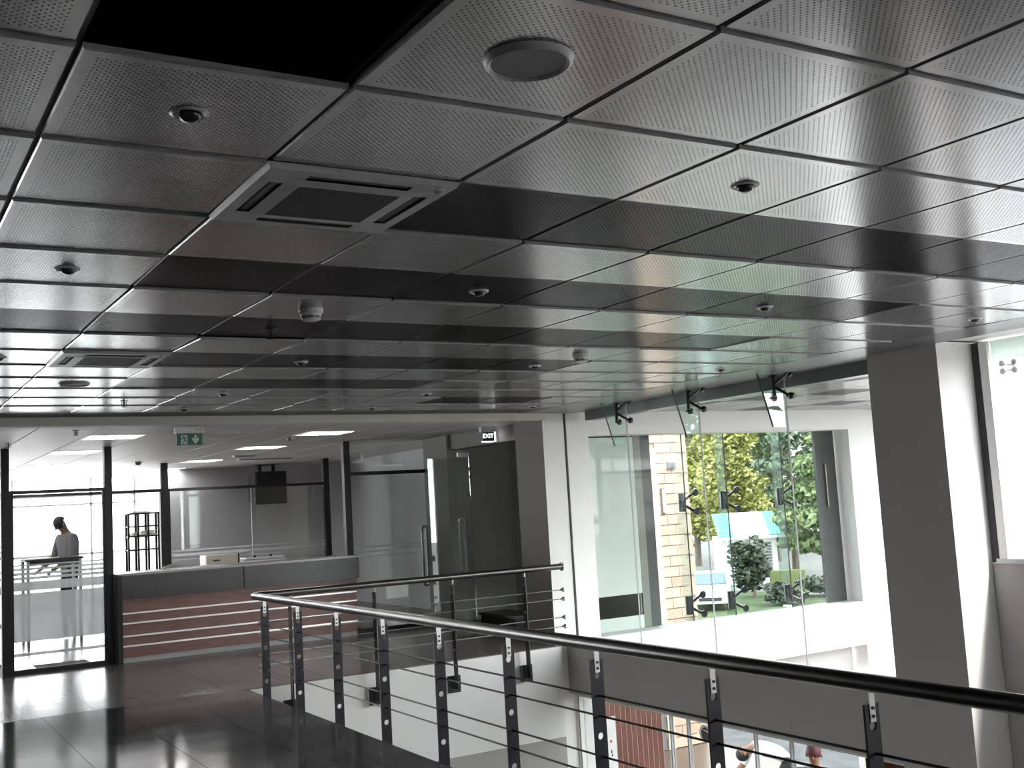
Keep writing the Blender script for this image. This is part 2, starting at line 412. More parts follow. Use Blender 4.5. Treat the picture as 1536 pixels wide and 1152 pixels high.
# ---- right side wall: low parapet, window, pillars, band
struct(box('wall_parapet', 'grey_wall', 7.45, 7.7, -9, 2.99, -3.2, .965))
struct(box('wall_window_head', 'white_wall', 7.06, 7.7, -9, 2.99, CEIL + .02, 2.9))
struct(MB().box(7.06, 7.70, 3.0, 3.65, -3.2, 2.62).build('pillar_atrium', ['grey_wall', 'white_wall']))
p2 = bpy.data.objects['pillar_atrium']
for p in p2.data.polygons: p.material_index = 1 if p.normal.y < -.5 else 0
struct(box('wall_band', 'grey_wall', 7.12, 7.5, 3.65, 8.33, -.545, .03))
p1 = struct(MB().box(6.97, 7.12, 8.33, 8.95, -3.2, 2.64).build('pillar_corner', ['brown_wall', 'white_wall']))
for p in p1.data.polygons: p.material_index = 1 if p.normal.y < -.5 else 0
# ---- end wall with the tall opening
ew = struct(box('wall_end', 'white_wall', 7.12, 7.60, 8.33, 8.66, -3.2, 2.64))
box('head', 'white_wall', 7.6, 11.95, 8.33, 8.66, 2.35, 2.64, ew)
box('spandrel', 'white_wall', 7.6, 11.95, 8.33, 8.66, -.56, 0, ew)
box('jamb', ['white_wall'], 11.95, 13.3, 8.33, 8.66, -3.2, 2.64, ew)
box('transom_panel', 'grey_wall', 8.43, 11.9, 8.56, 8.62, -.95, -.56, ew)
box('sill_board', 'sill', 7.6, 11.935, 8.34, 8.66, 0, .012, ew)
# ---- wall below the far slab edge (white with grey dado)
vw = struct(box('wall_void_far', 'white_wall', -5, 6.97, 8.226, 8.33, -.99, -.012))
box('dado', 'grey_wall', -5, 6.97, 8.22, 8.33, -3.2, -.99, vw)
box('corner_trim', 'grey_wall', 6.945, 6.975, 8.30, 8.329, -.99, -.58, vw)
struct(box('wall_void_near', 'white_wall', 3.2, 3.38, -9, 8.2, -3.2, -.3))
struct(box('floor_lower', 'lower_tile', -5, 7.2, -9, 8.66, -3.4, -3.2))
struct(box('floor_atrium', 'atrium_floor', 7.2, 13.3, -9, 8.66, -3.4, -3.2))
struct(box('ground_outside', 'asphalt', 36.5, 220, 8.66, 220, -3.45, -3.212))
struct(box('ground_forecourt', 'ground_paving', 7, 14.4, 8.66, 14.75, -3.45, -3.205))
struct(box('ground_lawn', 'lawn', 14.4, 36.5, 18, 220, -3.45, -3.211))
struct(box('ground_verge', 'drive', 24, 36.5, 8.66, 18, -3.45, -3.211))
struct(box('ground_drive', 'drive', 14.4, 24, 8.66, 18, -3.45, -3.211))
struct(box('ground_back', 'lawn', 8.75, 14.4, 14.75, 220, -3.45, -3.213))
struct(box('ground_side', 'asphalt', 13.3, 220, -120, 8.66, -3.45, -3.21))
struct(box('ground_rear', 'asphalt', -120, 13.3, -120, -9.2, -3.45, -3.21))
# ---- atrium ceiling beyond the glass
at = struct(box('ceiling_atrium', 'plenum', 7.5, 13.3, 3.2, 8.33, CEIL + .06, CEIL + .2))
for i in range(10):
    for j in range(8):
        link('ceiling_tile', tl if (i * 3 + j) % 4 else td, (7.82 + .6 * i - .02, 8.02 - .6 * j, CEIL + .01), at, rot=(random.uniform(-.004, .004), 0, 0))
box('ceiling_field', 'border_panel', 7.5, 13.3, 3.2, 3.5, CEIL + .01, CEIL + .03, at)
struct(box('beam_glass_head', 'border_panel', 7.40, 7.54, 3.65, 8.08, 2.50, 2.66))
struct(box('wall_over_band', 'border_panel', 7.06, 7.40, 3.65, 8.33, CEIL, CEIL + .03))

# ================================================================== WINDOWS / GLAZING
# spider fitting mesh factory: hub on x = hx, arms reaching the glass at x = gx
def spider(parent, hx, y, z, gx, dy, dz, s=1.0, axis='x', sides=(-1, 1), bar_=.013):
    def P(a, b, c): return (a, b, c) if axis == 'x' else (b, a, c)
    m = MB(); m.tube([P(hx, y, z - dz * .95), P(hx, y, z + dz * .95)], bar_ * s, 8)
    for sy in sides:
        for sz in (-1, 1):
            e = P(gx - .035 * (1 if gx > hx else -1), y + sy * dy, z + sz * dz)
            m.tube([P(hx, y, z + sz * .012), e], [.011 * s, .009 * s], 8)
            g = P(gx - .004 * (1 if gx > hx else -1), y + sy * dy, z + sz * dz)
            m.tube([P(hx + (gx - hx) * .45, y + sy * dy, z + sz * dz), e], .009 * s, 8)
            m.tube([P(gx - .028 * (1 if gx > hx else -1), y + sy * dy, z + sz * dz), g], .024 * s, 12)
    return m.build('spider_fitting', 'spider_steel', parent, smooth=True)
gw = struct(empty('window_glass_wall', (7.275, 3.65, 0)))
js = [3.66, 4.78, 5.95, 7.13, 8.325]
for k in range(4):
    box('pane', 'glass_wall', 7.269, 7.281, js[k] + .003, js[k + 1] - .003, .03, 2.6, gw)
    if k: box('joint_seal', 'sill', 7.267, 7.283, js[k] - .003, js[k] + .003, .03, 2.6, gw)
for y in js[1:4]:
    MB().prism([(6.96, 2.607), (7.262, 2.607), (7.262, 2.14), (7.105, 2.14)], 1, y - .0075, y + .0075).build('glass_fin', 'glass_fin', gw)
    spider(gw, 7.15, y, 2.505, 7.268, .10, .10, 1.3)
    MB().add([], []).hull([(6.955, y - .008, 2.607), (6.962, y - .008, 2.607), (6.962, y + .008, 2.607), (6.955, y + .008, 2.607)], [(7.098, y - .008, 2.14), (7.106, y - .008, 2.14), (7.106, y + .008, 2.14), (7.098, y + .008, 2.14)]).build('fin_edge', 'fin_edge', gw)
box('edge_channel', 'dark_frame', 7.262, 7.288, 8.322, 8.33, .03, 2.6, gw)
# end window
en = struct(empty('window_end', (7.6, 8.62, 0)))
ej = [7.605, 8.45, 9.23, 9.93, 10.93, 11.56]
for k in range(5): box('pane', 'glass_tinted', ej[k] + .003, ej[k + 1] - .003, 8.614, 8.626, .012, 2.35, en)
for x in ej[1:5]: box('joint_seal', 'dark_frame', x - .004, x + .004, 8.612, 8.628, .012, 2.35, en)
for x in ej[2:5]:
    box('glass_fin', 'glass_fin', x - .006, x + .006, 8.64, 8.80, .012, 2.35, en)
    for z in (1.485, .2): spider(en, 8.70, x, z, 8.628, .19, .12, 1.9, 'y', (1,), .022)
box('frosted_film', 'film_green', 7.606, 8.446, 8.606, 8.612, .43, 2.33, en)
box('frosted_film', 'film_green', 7.606, 8.446, 8.606, 8.612, .014, .17, en)
box('dark_stile', 'stile_dark', 11.56, 11.935, 8.60, 8.64, .012, 2.35, en)
box('pull_handle', 'steel', 11.70, 11.72, 8.57, 8.585, 1.3, 1.9, en)
# side windows to the right of the pillar (y < 3)
sw = struct(empty('window_side', (7.5, 0, .97)))
box('frame_jamb', 'dark_frame', 7.45, 7.50, 2.93, 2.99, .97, CEIL, sw)
box('frame_bead', 'white_wall', 7.452, 7.49, 2.86, 2.93, .97, CEIL, sw)
box('frame_sill', 'sill', 7.44, 7.52, -9, 2.95, .965, 1.0, sw)
for k in range(6):
    y1 = 2.86 - k * 1.9; box('pane', 'film_side', 7.47, 7.478, y1 - 1.86, y1, 1.0, CEIL, sw)
    box('mullion', 'dark_frame', 7.455, 7.495, y1 - 1.9, y1 - 1.86, 1.0, CEIL, sw)
box('head_film', 'film_green', 7.482, 7.488, 1.0, 2.85, 2.47, CEIL, sw)
spider(sw, 7.56, 2.72, 2.40, 7.482, .05, .03).data.materials[0] = M['steel']
# ================================================================== OFFICE FRONT (partition, y = 11.5)
pt = struct(empty('partition_glass_front', (1.69, 11.5, 0)))
def bar(x0, x1, y0, y1, z0, z1, nm, par=pt): return box(nm, 'dark_frame', x0, x1, y0, y1, z0, z1, par)
bar(1.63, 1.715, 11.46, 11.56, 0, 2.555, 'post'); bar(2.755, 2.84, 11.46, 11.56, 0, 2.555, 'post')

bar(1.715, 2.755, 11.47, 11.53, 2.03, 2.07, 'transom'); bar(1.715, 2.755, 11.47, 11.53, 0, .05, 'bottom_rail')
bar(1.715, 1.755, 11.47, 11.53, .05, 2.03, 'door_stile'); bar(2.73, 2.755, 11.47, 11.53, .05, 2.03, 'door_stile')
box('pane', 'glass_office', 1.755, 2.73, 11.494, 11.506, .05, 2.03, pt)
for z0, z1 in ((.36, .90), (.93, 1.03), (1.055, 1.085), (1.105, 1.135), (1.16, 1.185), (1.21, 1.225), (.20, .235)):
    box('frosted_stripe', 'film', 1.755, 2.73, 11.488, 11.493, z0, z1, pt)
# return towards the rear along x = 1.67
rt = struct(empty('partition_return', (1.67, 11.56, 0)))
box('pane', 'glass_office', 1.664, 1.676, 11.56, 15.6, .06, 2.03, rt)
bar(1.64, 1.70, 11.56, 15.6, 2.03, 2.07, 'transom', rt); bar(1.64, 1.70, 11.56, 15.6, 0, .06, 'bottom_rail', rt); bar(1.63, 1.71, 15.6, 15.7, 0, 2.555, 'post', rt)
for z0, z1 in ((.5, .55), (.88, .98), (1.04, 1.07), (1.12, 1.15), (1.3, 1.33), (1.36, 1.39), (1.42, 1.45)):
    box('frosted_stripe', 'film', 1.656, 1.662, 11.58, 15.6, z0, z1, rt)
# rear partition y = 15.7
rp = struct(empty('partition_rear', (1.7, 15.7, 0)))
bar(4.37, 4.52, 15.65, 15.75, 0, 2.13, 'post', rp); bar(4.39, 4.50, 15.66, 15.74, 2.13, 2.555, 'post', rp)
bar(7.12, 7.22, 15.65, 15.75, 0, 2.555, 'post', rp)
bar(1.71, 7.12, 15.66, 15.74, 2.10, 2.145, 'transom', rp)
box('pane', 'glass_office', 4.52, 5.85, 15.695, 15.705, 0, 2.10, rp); box('pane', 'glass_office', 5.856, 7.12, 15.695, 15.705, 0, 2.10, rp)
box('pane_edge', 'sign_white', 5.85, 5.856, 15.69, 15.71, 0, 2.1, rp)
for z0, z1 in ((1.0, 1.015), (1.06, 1.10), (1.14, 1.16)): box('frosted_stripe', 'film', 4.52, 7.12, 15.684, 15.69, z0, z1, rp)
# glass door and side light right of the counter
dr = struct(empty('door_office', (5.9, 11.5, 0)))
bar(5.80, 5.89, 11.47, 11.56, 0, 2.56, 'post', dr)
bar(5.89, 7.04, 11.48, 11.53, 2.09, 2.14, 'transom', dr)
box('fanlight', 'glass_office', 5.89, 7.04, 11.5, 11.51, 2.14, 2.555, dr)
box('leaf', 'glass_door', 5.895, 7.03, 11.494, 11.506, .015, 2.085, dr)
box('bottom_rail', 'dark_frame', 5.895, 7.03, 11.48, 11.52, .012, .06, dr)
def pull(par, x, y, z0, z1, dep=.06, r=.016):
    m = MB(); pts = []
    for k in range(9):
        t = math.pi * k / 8; pts.append((x, y - dep / 2 - dep / 2 * math.cos(t) if False else y - dep * math.sin(t / 2), z1 - .02 + .02 * math.sin(t)))
    m.tube([(x - .035, y - .05, z0 + .04), (x - .035, y - .05, z1 - .04), (x - .028, y - .05, z1 - .012), (x, y - .05, z1), (x + .028, y - .05, z1 - .012), (x + .035, y - .05, z1 - .04),
            (x + .035, y - .05, z0 + .04), (x + .028, y - .05, z0 + .012), (x, y - .05, z0), (x - .028, y - .05, z0 + .012), (x - .035, y - .05, z0 + .04)], r, 10, cap=False)
    m.tube([(x, y - .05, z0 + .01), (x, y - .005, z0 + .01)], .009, 8); m.tube([(x, y - .05, z1 - .01), (x, y - .005, z1 - .01)], .009, 8)
    return m.build('pull_handle', 'steel', par, smooth=True)
pull(dr, 6.93, 11.49, .55, 1.36)
for z0, z1 in ((1.0, 1.02), (1.06, 1.075), (1.12, 1.14)): box('frosted_stripe', 'film', 5.9, 6.9, 11.488, 11.493, z0, z1, dr)
# ---- wall line x = 7 between the corner pillar and the office
struct(box('wall_passage_header', 'brown_wall', 7.04, 7.25, 8.95, 10.8, 2.36, 2.6))
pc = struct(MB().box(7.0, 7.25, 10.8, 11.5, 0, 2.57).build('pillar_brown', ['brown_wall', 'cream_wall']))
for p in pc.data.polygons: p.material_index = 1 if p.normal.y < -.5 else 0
struct(box('wall_passage', 'cream_wall', 8.45, 8.6, 8.66, 12.4, 0, 2.6))
struct(box('wall_passage_end', 'cream_wall', 7.25, 8.45, 11.6, 11.75, 0, 2.6))
struct(box('wall_office_side', 'office_wall', 8.05, 8.2, 12.4, 21, 0, 2.6))
struct(box('wall_office_rear', 'office_wall', 5.0, 8.05, 18.0, 18.2, 0, 2.56))
struct(box('wall_office_return', 'white_wall', 5.0, 5.1, 18.2, 20.5, 0, 2.56))
# glass passage door standing ajar beside the exit
gd = empty('door_passage', (6.97, 10.12, 0)); struct(gd)
a = box('leaf', 'glass_door', 6.40, 6.96, 10.114, 10.126, .02, 2.22, gd)
box('closer', 'bracket', 6.80, 6.96, 10.09, 10.113, 2.23, 2.28, gd)
pull(gd, 6.80, 10.11, .75, 1.45)
gd.rotation_euler = (0, 0, R(-6))
box_ = tag(box('storage_bench', 'black', 7.45, 7.85, 10.0, 10.9, 0, .14, bevel=.008), 'low black box on the floor of the exit passage', 'bench')
MB().box(7.43, 7.87, 9.98, 10.92, .14, .17).build('lid', 'counter_black', box_)
# ---- office window wall
ow = struct(empty('window_office', (2, 20.5, 0)))
for x in (-5, -3.6, -2.2, -.8, .6, 2.0, 2.75, 4.16, 4.98): box('mullion', 'sill', x - .02, x + .02, 20.46, 20.54, 0, 2.555, ow)
box('transom', 'sill', -5, 5, 20.46, 20.54, 2.04, 2.075, ow); box('head_rail', 'sill', -5, 5, 20.46, 20.54, 2.2, 2.25, ow); box('bottom_rail', 'sill', -5, 5, 20.46, 20.54, 1.08, 1.12, ow)
for k, x in enumerate((-5, -3.6, -2.2, -.8, .6, 2.0, 2.75, 4.16)):
    x1 = (-3.6, -2.2, -.8, .6, 2.0, 2.75, 4.16, 4.98)[k]; box('pane', 'film_window', x + .02, x1 - .02, 20.5, 20.506, 0, 2.555, ow)

# ================================================================== CEILING FITTINGS
# downlights
def downlight():
    e = empty('downlight', (0, 0, 0), None, None)
    MB().lathe([(.029, .004), (.029, -.003), (.040, -.007), (.047, -.003), (.047, .004)], n=28).build('rim', 'lamp_rim', e, True)
    MB().lathe([(.026, .01), (.027, -.004), (.0265, -.010), (.023, -.017), (.015, -.022), (.005, -.024)], c=(.003, .002, 0), n=24).build('lamp_eye', 'lamp_lens', e, True)
    return e
d0 = downlight(); first = True
DL = [(1.5, .5, 'eyeball downlight in the panel just beyond the open ceiling gap'), (4.5, .5, 'eyeball downlight in a light panel right before the first dark panel row'),
      (1.5, 3.5, 'downlight in the light panel between the two air conditioners'), (4.5, 3.5, 'downlight in the dark panel diagonal to the domed smoke detector'),
      (7.5, 3.5, 'downlight in the dark panel row between the open gap and the pillar'), (10.5, 3.5, 'downlight beside the pillar and the tall side window'),
      (1.5, 7.5, 'downlight beside the smaller air conditioner'), (4.5, 7.5, 'downlight in the dark row beyond the sprinkler head'),
      (7.5, 7.5, 'downlight next to the smoke detector facing the glass wall'), (10.5, 7.5, 'downlight above the middle glass fin'),
      (4.5, 10.5, 'downlight between the dark rows before the running man sign'), (7.5, 10.5, 'downlight in the light panels before the illuminated EXIT sign'),
      (4.5, 12.5, 'downlight by the cream header above the running man sign'), (7.5, 12.5, 'downlight by the cream header above the office glass door'), (10.5, 12.4, 'downlight by the corner pillar under the cream header')]
for (a, b, lab) in DL:
    loc = (a * T, b * T, CEIL - .004)
    o = d0 if first else copy_tree(d0, loc)
    o.location = loc; first = False
    tag(o, lab, 'downlight', 'recessed downlights of the hall ceiling')
# ceiling loudspeakers
def speaker(a, b, label):
    x, y = a * T, b * T; e = empty('ceiling_speaker', (x, y, CEIL - .003), label, 'speaker')
    MB().lathe([(.085, .004), (.086, -.012), (.093, -.017), (.100, -.012), (.104, .0), (.104, .004)], c=(x, y, CEIL - .003), n=40).build('rim', 'ac_white', e, True)
    MB().lathe([(.088, -.004), (.087, -.011), (.02, -.012)], c=(x, y, CEIL - .003), n=40).build('grille', 'speaker_cloth', e, True)
speaker(2.5, -.5, 'round white rimmed loudspeaker with flat grey grille in a perforated ceiling panel')
speaker(2.5, 9.5, 'round flat loudspeaker in the ceiling beyond the smaller air conditioner panel')
# smoke detectors
def smoke(a, b, label):
    x, y = a * T, b * T; e = empty('smoke_detector', (x, y, CEIL - .004), label, 'smoke detector', 'smoke detectors on the hall ceiling'); z = CEIL - .004
    MB().lathe([(.058, .004), (.060, -.006), (.058, -.020), (.052, -.023)], c=(x, y, z), n=32).build('base', 'white_plastic', e, True)
    MB().lathe([(.050, -.022), (.050, -.036), (.047, -.039), (.047, -.049), (.044, -.052), (.036, -.057), (.01, -.058)], c=(x, y, z), n=32).build('head', 'white_plastic', e, True)
    m = MB()
    for k in range(8):
        t0 = 2 * math.pi * (k + .12) / 8; t1 = 2 * math.pi * (k + .88) / 8
        for zz in (-.0405, -.0455):
            ps = [(x + .0485 * math.cos(t0 + (t1 - t0) * q / 4), y + .0485 * math.sin(t0 + (t1 - t0) * q / 4)) for q in range(5)]
            pi = [(x + .046 * math.cos(t0 + (t1 - t0) * q / 4), y + .046 * math.sin(t0 + (t1 - t0) * q / 4)) for q in range(5)]
            for q in range(4):
                m.hull([(*ps[q], z + zz - .0018), (*ps[q + 1], z + zz - .0018), (*pi[q + 1], z + zz - .0018), (*pi[q], z + zz - .0018)],
                       [(*ps[q], z + zz + .0018), (*ps[q + 1], z + zz + .0018), (*pi[q + 1], z + zz + .0018), (*pi[q], z + zz + .0018)])
    m.build('vent_slots', 'slot', e)
smoke(3.5, 4.5, 'white domed smoke detector next to a sprinkler head on the ceiling')
smoke(7.5, 6.5, 'white domed smoke detector on a light panel towards the glass wall')
# sprinklers
def sprinkler(x, y, z, label, s=1.0):
    e = empty('sprinkler_head', (x, y, z), label, 'sprinkler')
    MB().lathe([(.028 * s, .004), (.028 * s, -.003), (.022 * s, -.006), (.008 * s, -.007)], c=(x, y, z), n=20).build('escutcheon', 'spider_steel', e, True)
    MB().tube([(x, y, z - .004), (x, y, z - .042 * s)], .006 * s, 8).tube([(x - .014 * s, y, z - .012), (x - .014 * s, y, z - .034 * s)], .003 * s, 6).tube([(x + .014 * s, y, z - .012), (x + .014 * s, y, z - .034 * s)], .003 * s, 6).build('frame', 'spider_steel', e)
    m = MB().lathe([(.018 * s, -.040 * s), (.019 * s, -.043 * s), (.004, -.045 * s)], c=(x, y, z), n=12); m.build('deflector', 'spider_steel', e)
sprinkler(3.5 * T, 5.5 * T, CEIL - .004, 'small metal sprinkler head between the smoke detector and a drooping ceiling panel', 1.25)
sprinkler(3.42 * T, 11.35 * T, CEIL - .004, 'small sprinkler head on a bright panel close to the cream header', 1.25)
sprinkler(2.05, 9.05, 2.555, 'small sprinkler head beside the first office ceiling light', 1.2)
sprinkler(1.62, 10.6, 2.555, 'small sprinkler head on the office side ceiling over the glass corner post', 1.2)
# cassette air conditioners
def cassette(a, b, label):
    x, y, z = (a + .5) * T, (b + .5) * T, CEIL - .002
    e = empty('air_conditioner', (x, y, z), label, 'air conditioner')
    h = .306
    m = MB()
    # rim frame: four bars round the grille with openings for the outlet slots
    prof = [(-h, -h), (h, -h), (h, h), (-h, h)]
    lo = [(x + p[0] * .965, y + p[1] * .965, z - .016) for p in prof]; up = [(x + p[0], y + p[1], z + .0) for p in prof]
    ii = .165
    inn = [(x + p[0] / h * ii, y + p[1] / h * ii, z - .030) for p in prof]
    s0, s1, sl_ = .215, .258, .165
    m.add(up + lo, [(i, (i + 1) % 4, 4 + (i + 1) % 4, 4 + i) for i in range(4)])
    def quad(ax, pts):
        q = []
        for (u_, v_) in pts:
            p = (u_, v_) if ax == 0 else (-v_, u_) if ax == 1 else (-u_, -v_) if ax == 2 else (v_, -u_)
            q.append((x + p[0], y + p[1], z - .016 - (.005 if abs(v_) < .2 else 0)))
        m.add(q, [tuple(range(len(q)))])
    H = h * .965
    for ax in range(4):
        quad(ax, [(-ii, -ii), (ii, -ii), (s0, -s0), (-s0, -s0)])
        quad(ax, [(-H, -H), (H, -H), (s1, -s1), (-s1, -s1)])
        quad(ax, [(-s0, -s0), (-sl_, -s0), (-sl_, -s1), (-s1, -s1)])
        quad(ax, [(sl_, -s0), (s0, -s0), (s1, -s1), (sl_, -s1)])
    m.build('fascia', 'ac_white', e, bevel=0)
    for ax in range(4):
        def P(u_, v_): return (u_, v_) if ax == 0 else (-v_, u_) if ax == 1 else (-u_, -v_) if ax == 2 else (v_, -u_)
        q = [P(-sl_, -s0), P(sl_, -s0), P(sl_, -s1), P(-sl_, -s1)]
        MB().hull([(x + p[0], y + p[1], z - .008) for p in q], [(x + p[0], y + p[1], z - .002) for p in q]).build('outlet_slot', 'slot', e)
        q = [P(-sl_ + .006, -.226), P(sl_ - .006, -.226), P(sl_ - .006, -.246), P(-sl_ + .006, -.246)]
        MB().hull([(x + p[0], y + p[1], z - .012) for p in q], [(x + p[0], y + p[1], z - .0085) for p in q]).build('louvre_flap', 'grille', e)
    box('grille_back', 'slot', x - ii, x + ii, y - ii, y + ii, z - .013, z - .003, e)
    g = MB()
    for k in range(30): g.box(x - ii, x + ii, y - ii + .011 * k + .003, y - ii + .011 * k + .0075, z - .021, z - .0135)
    for k in range(7): g.box(x - ii + .055 * k - .002, x - ii + .055 * k + .002, y - ii, y + ii, z - .0205, z - .0135)
    tag(g.build('grille_bars', 'grille', e), kind='stuff')
    MB().lathe([(.017, .0), (.019, -.006), (.012, -.012), (.003, -.014)], c=(x + .255, y - .255, z - .016), n=16).build('sensor_cap', 'white_plastic', e, True)
cassette(2, 1, 'white four-way cassette air conditioner with grey grille next to the row of dark panels')
cassette(2, 7, 'white cassette air conditioner in the ceiling beside the bright streaked panels')
# office ceiling lights
for k, (x, y) in enumerate(lights):
    e = empty('ceiling_light', (x, y, 2.555), 'louvred office ceiling light, ' + ['first', 'second', 'third', 'fourth'][k % 4] + ' from the cream header, ' + ('row over the glass door' if k < 4 else 'row over the counter'), 'ceiling light', 'office ceiling lights')
    MB().box(x - .295, x + .295, y - .295, y - .27, 2.548, 2.575).box(x - .295, x + .295, y + .27, y + .295, 2.548, 2.575).box(x - .295, x - .27, y - .27, y + .27, 2.548, 2.575).box(x + .27, x + .295, y - .27, y + .27, 2.548, 2.575).build('frame', 'white_plastic', e)
    box('reflector', 'louvre', x - .27, x + .27, y - .27, y + .27, 2.600, 2.606, e)
    for q in range(3): MB().tube([(x - .26, y - .17 + .17 * q, 2.585), (x + .26, y - .17 + .17 * q, 2.585)], .013, 8).build('tube', 'tube_light', e, True)
    for q in range(5): box('louvre_blade', 'louvre', x - .2 + .1 * q - .002, x - .2 + .1 * q + .002, y - .27, y + .27, 2.550, 2.574, e)
# office detectors, vents
def dome(x, y, label):
    e = empty('smoke_detector', (x, y, 2.555), label, 'smoke detector')
    MB().lathe([(.05, .0), (.052, -.02), (.046, -.03)], c=(x, y, 2.555), n=20).build('base', 'ac_white', e, True)
    MB().lathe([(.042, -.03), (.04, -.045), (.02, -.055)], c=(x, y, 2.555), n=20).build('head', 'grille', e, True)
dome(3.9, 15.0, 'grey smoke detector on the office ceiling above the black shelf rack')
dome(4.72, 10.45, 'white smoke detector on the office ceiling next to a louvred light')
def vent(x, y, lx, label):
    e = empty('air_vent', (x, y, 2.555), label, 'air vent'); box('frame', 'ac_white', x - lx / 2, x + lx / 2, y - .06, y + .06, 2.545, 2.5545, e)
    for q in range(3): box('slot', 'slot', x - lx / 2 + .02, x + lx / 2 - .02, y - .04 + .03 * q, y - .025 + .03 * q, 2.541, 2.545, e)
vent(5.95, 15.2, .9, 'long slotted air vent in the office ceiling before the television')
vent(5.3, 14.2, .35, 'short slotted air vent in the office ceiling')
# ================================================================== SIGNS
sg = empty('exit_sign_running_man', (3.0, 8.55, 2.5), 'green running man and down arrow exit sign under a white housing', 'sign')
box('housing', 'sign_housing', 2.875, 3.155, 8.52, 8.58, 2.465, 2.53, sg, bevel=.006)
pn = box('panel', 'sign_green', 2.89, 3.14, 8.545, 8.553, 2.352, 2.465, sg)
def flat(name, poly, mt, par, y0=8.5435, y1=8.5452): return MB().prism(poly, 1, y0, y1).build(name, mt, par)
flat('door_symbol', [(2.932, 2.362), (2.994, 2.362), (2.994, 2.452), (2.932, 2.452)], 'sign_white', pn)
cx, cz = 2.963, 2.407
man = MB()
for poly in ([(-.020, .034), (-.013, .040), (-.006, .036), (-.008, .028), (-.016, .027)], [(-.012, .026), (.0, .028), (.016, -.004), (.006, -.010)],
             [(-.004, .026), (.012, .018), (.022, .024), (.024, .019), (.012, .010), (.0, .016)], [(-.010, .022), (-.026, .004), (-.034, .006), (-.034, .000), (-.022, -.003), (-.004, .012)],
             [(.006, -.004), (.016, -.002), (.022, -.022), (.034, -.030), (.030, -.035), (.014, -.024)], [(.004, -.004), (.012, -.010), (-.006, -.022), (-.012, -.042), (-.018, -.040), (-.014, -.018)]):
    man.prism([(cx + p[0], cz + p[1]) for p in poly], 1, 8.5422, 8.5434)
man.build('running_figure', 'sign_green', pn)
ax_, az = 3.072, 2.406
flat('down_arrow', [(ax_ - .011, az + .046), (ax_ + .011, az + .046), (ax_ + .011, az + .006), (ax_ + .032, az + .022), (ax_ + .032, az - .004), (ax_, az - .044), (ax_ - .032, az - .004), (ax_ - .032, az + .022), (ax_ - .011, az + .006)], 'sign_white', pn)
MB().prism([(3.06, 2.499), (3.095, 2.502), (3.095, 2.506), (3.06, 2.506)], 1, 8.5185, 8.5199).build('small_print', 'grille', sg)
MB().lathe([(.006, 0), (.006, .002)], c=(3.112, 8.517, 2.503), n=10, axis=1).build('test_button', 'ink', sg)
xs = empty('exit_sign', (6.87, 9.4, 2.55), 'illuminated EXIT sign box hanging in front of the brown header', 'sign')
box('housing', 'ac_white', 6.765, 6.972, 9.40, 9.46, 2.485, 2.556, xs, bevel=.004)
fb = box('face', 'exit_dark', 6.785, 6.95, 9.405, 9.44, 2.375, 2.485, xs)
text_mesh('lettering', 'EXIT', .074, 'exit_glow', fb, (6.862, 9.4035, 2.437), (1, 0, 0), (0, 0, 1))
box('lit_edge', 'exit_lit', 6.95, 6.968, 9.402, 9.442, 2.372, 2.505, xs); box('lit_edge', 'exit_lit', 6.785, 6.95, 9.402, 9.442, 2.366, 2.375, xs)
# ================================================================== RAILING
rl = empty('railing', (3.45, 8.1, 0), 'L-shaped steel balustrade with black perforated posts, round handrail and four cables', 'railing')
RX, RY, RZ = 3.45, 8.10, .875
hm = MB(); hm.tube([(RX, -3.2, RZ), (RX, RY - .06, RZ), (RX + .02, RY - .02, RZ), (RX + .06, RY, RZ), (6.965, RY, RZ)], .0335, 20); hm.build('handrail', 'rail_steel', rl, True)
MB().lathe([(.048, 0), (.048, -.008), (.04, -.014)], c=(6.970, RY, RZ), n=24, axis=0).build('wall_flange', 'steel', rl, True)
zs = (.62, .52, .32, .22)
for z in zs:
    MB().tube([(RX, -3.2, z), (RX, 7.98, z)], .0058, 8).build('cable', 'post_black', rl, True)  # near run coloured black for its backlit look; far run stays silver
    MB().tube([(3.50, RY, z), (6.965, RY, z)], .0055, 8).build('cable', 'cable', rl, True)
    MB().lathe([(.026, 0), (.026, -.01), (.012, -.03), (.006, -.05)], c=(6.970, RY, z), n=16, axis=0).build('cable_flange', 'steel', rl, True)
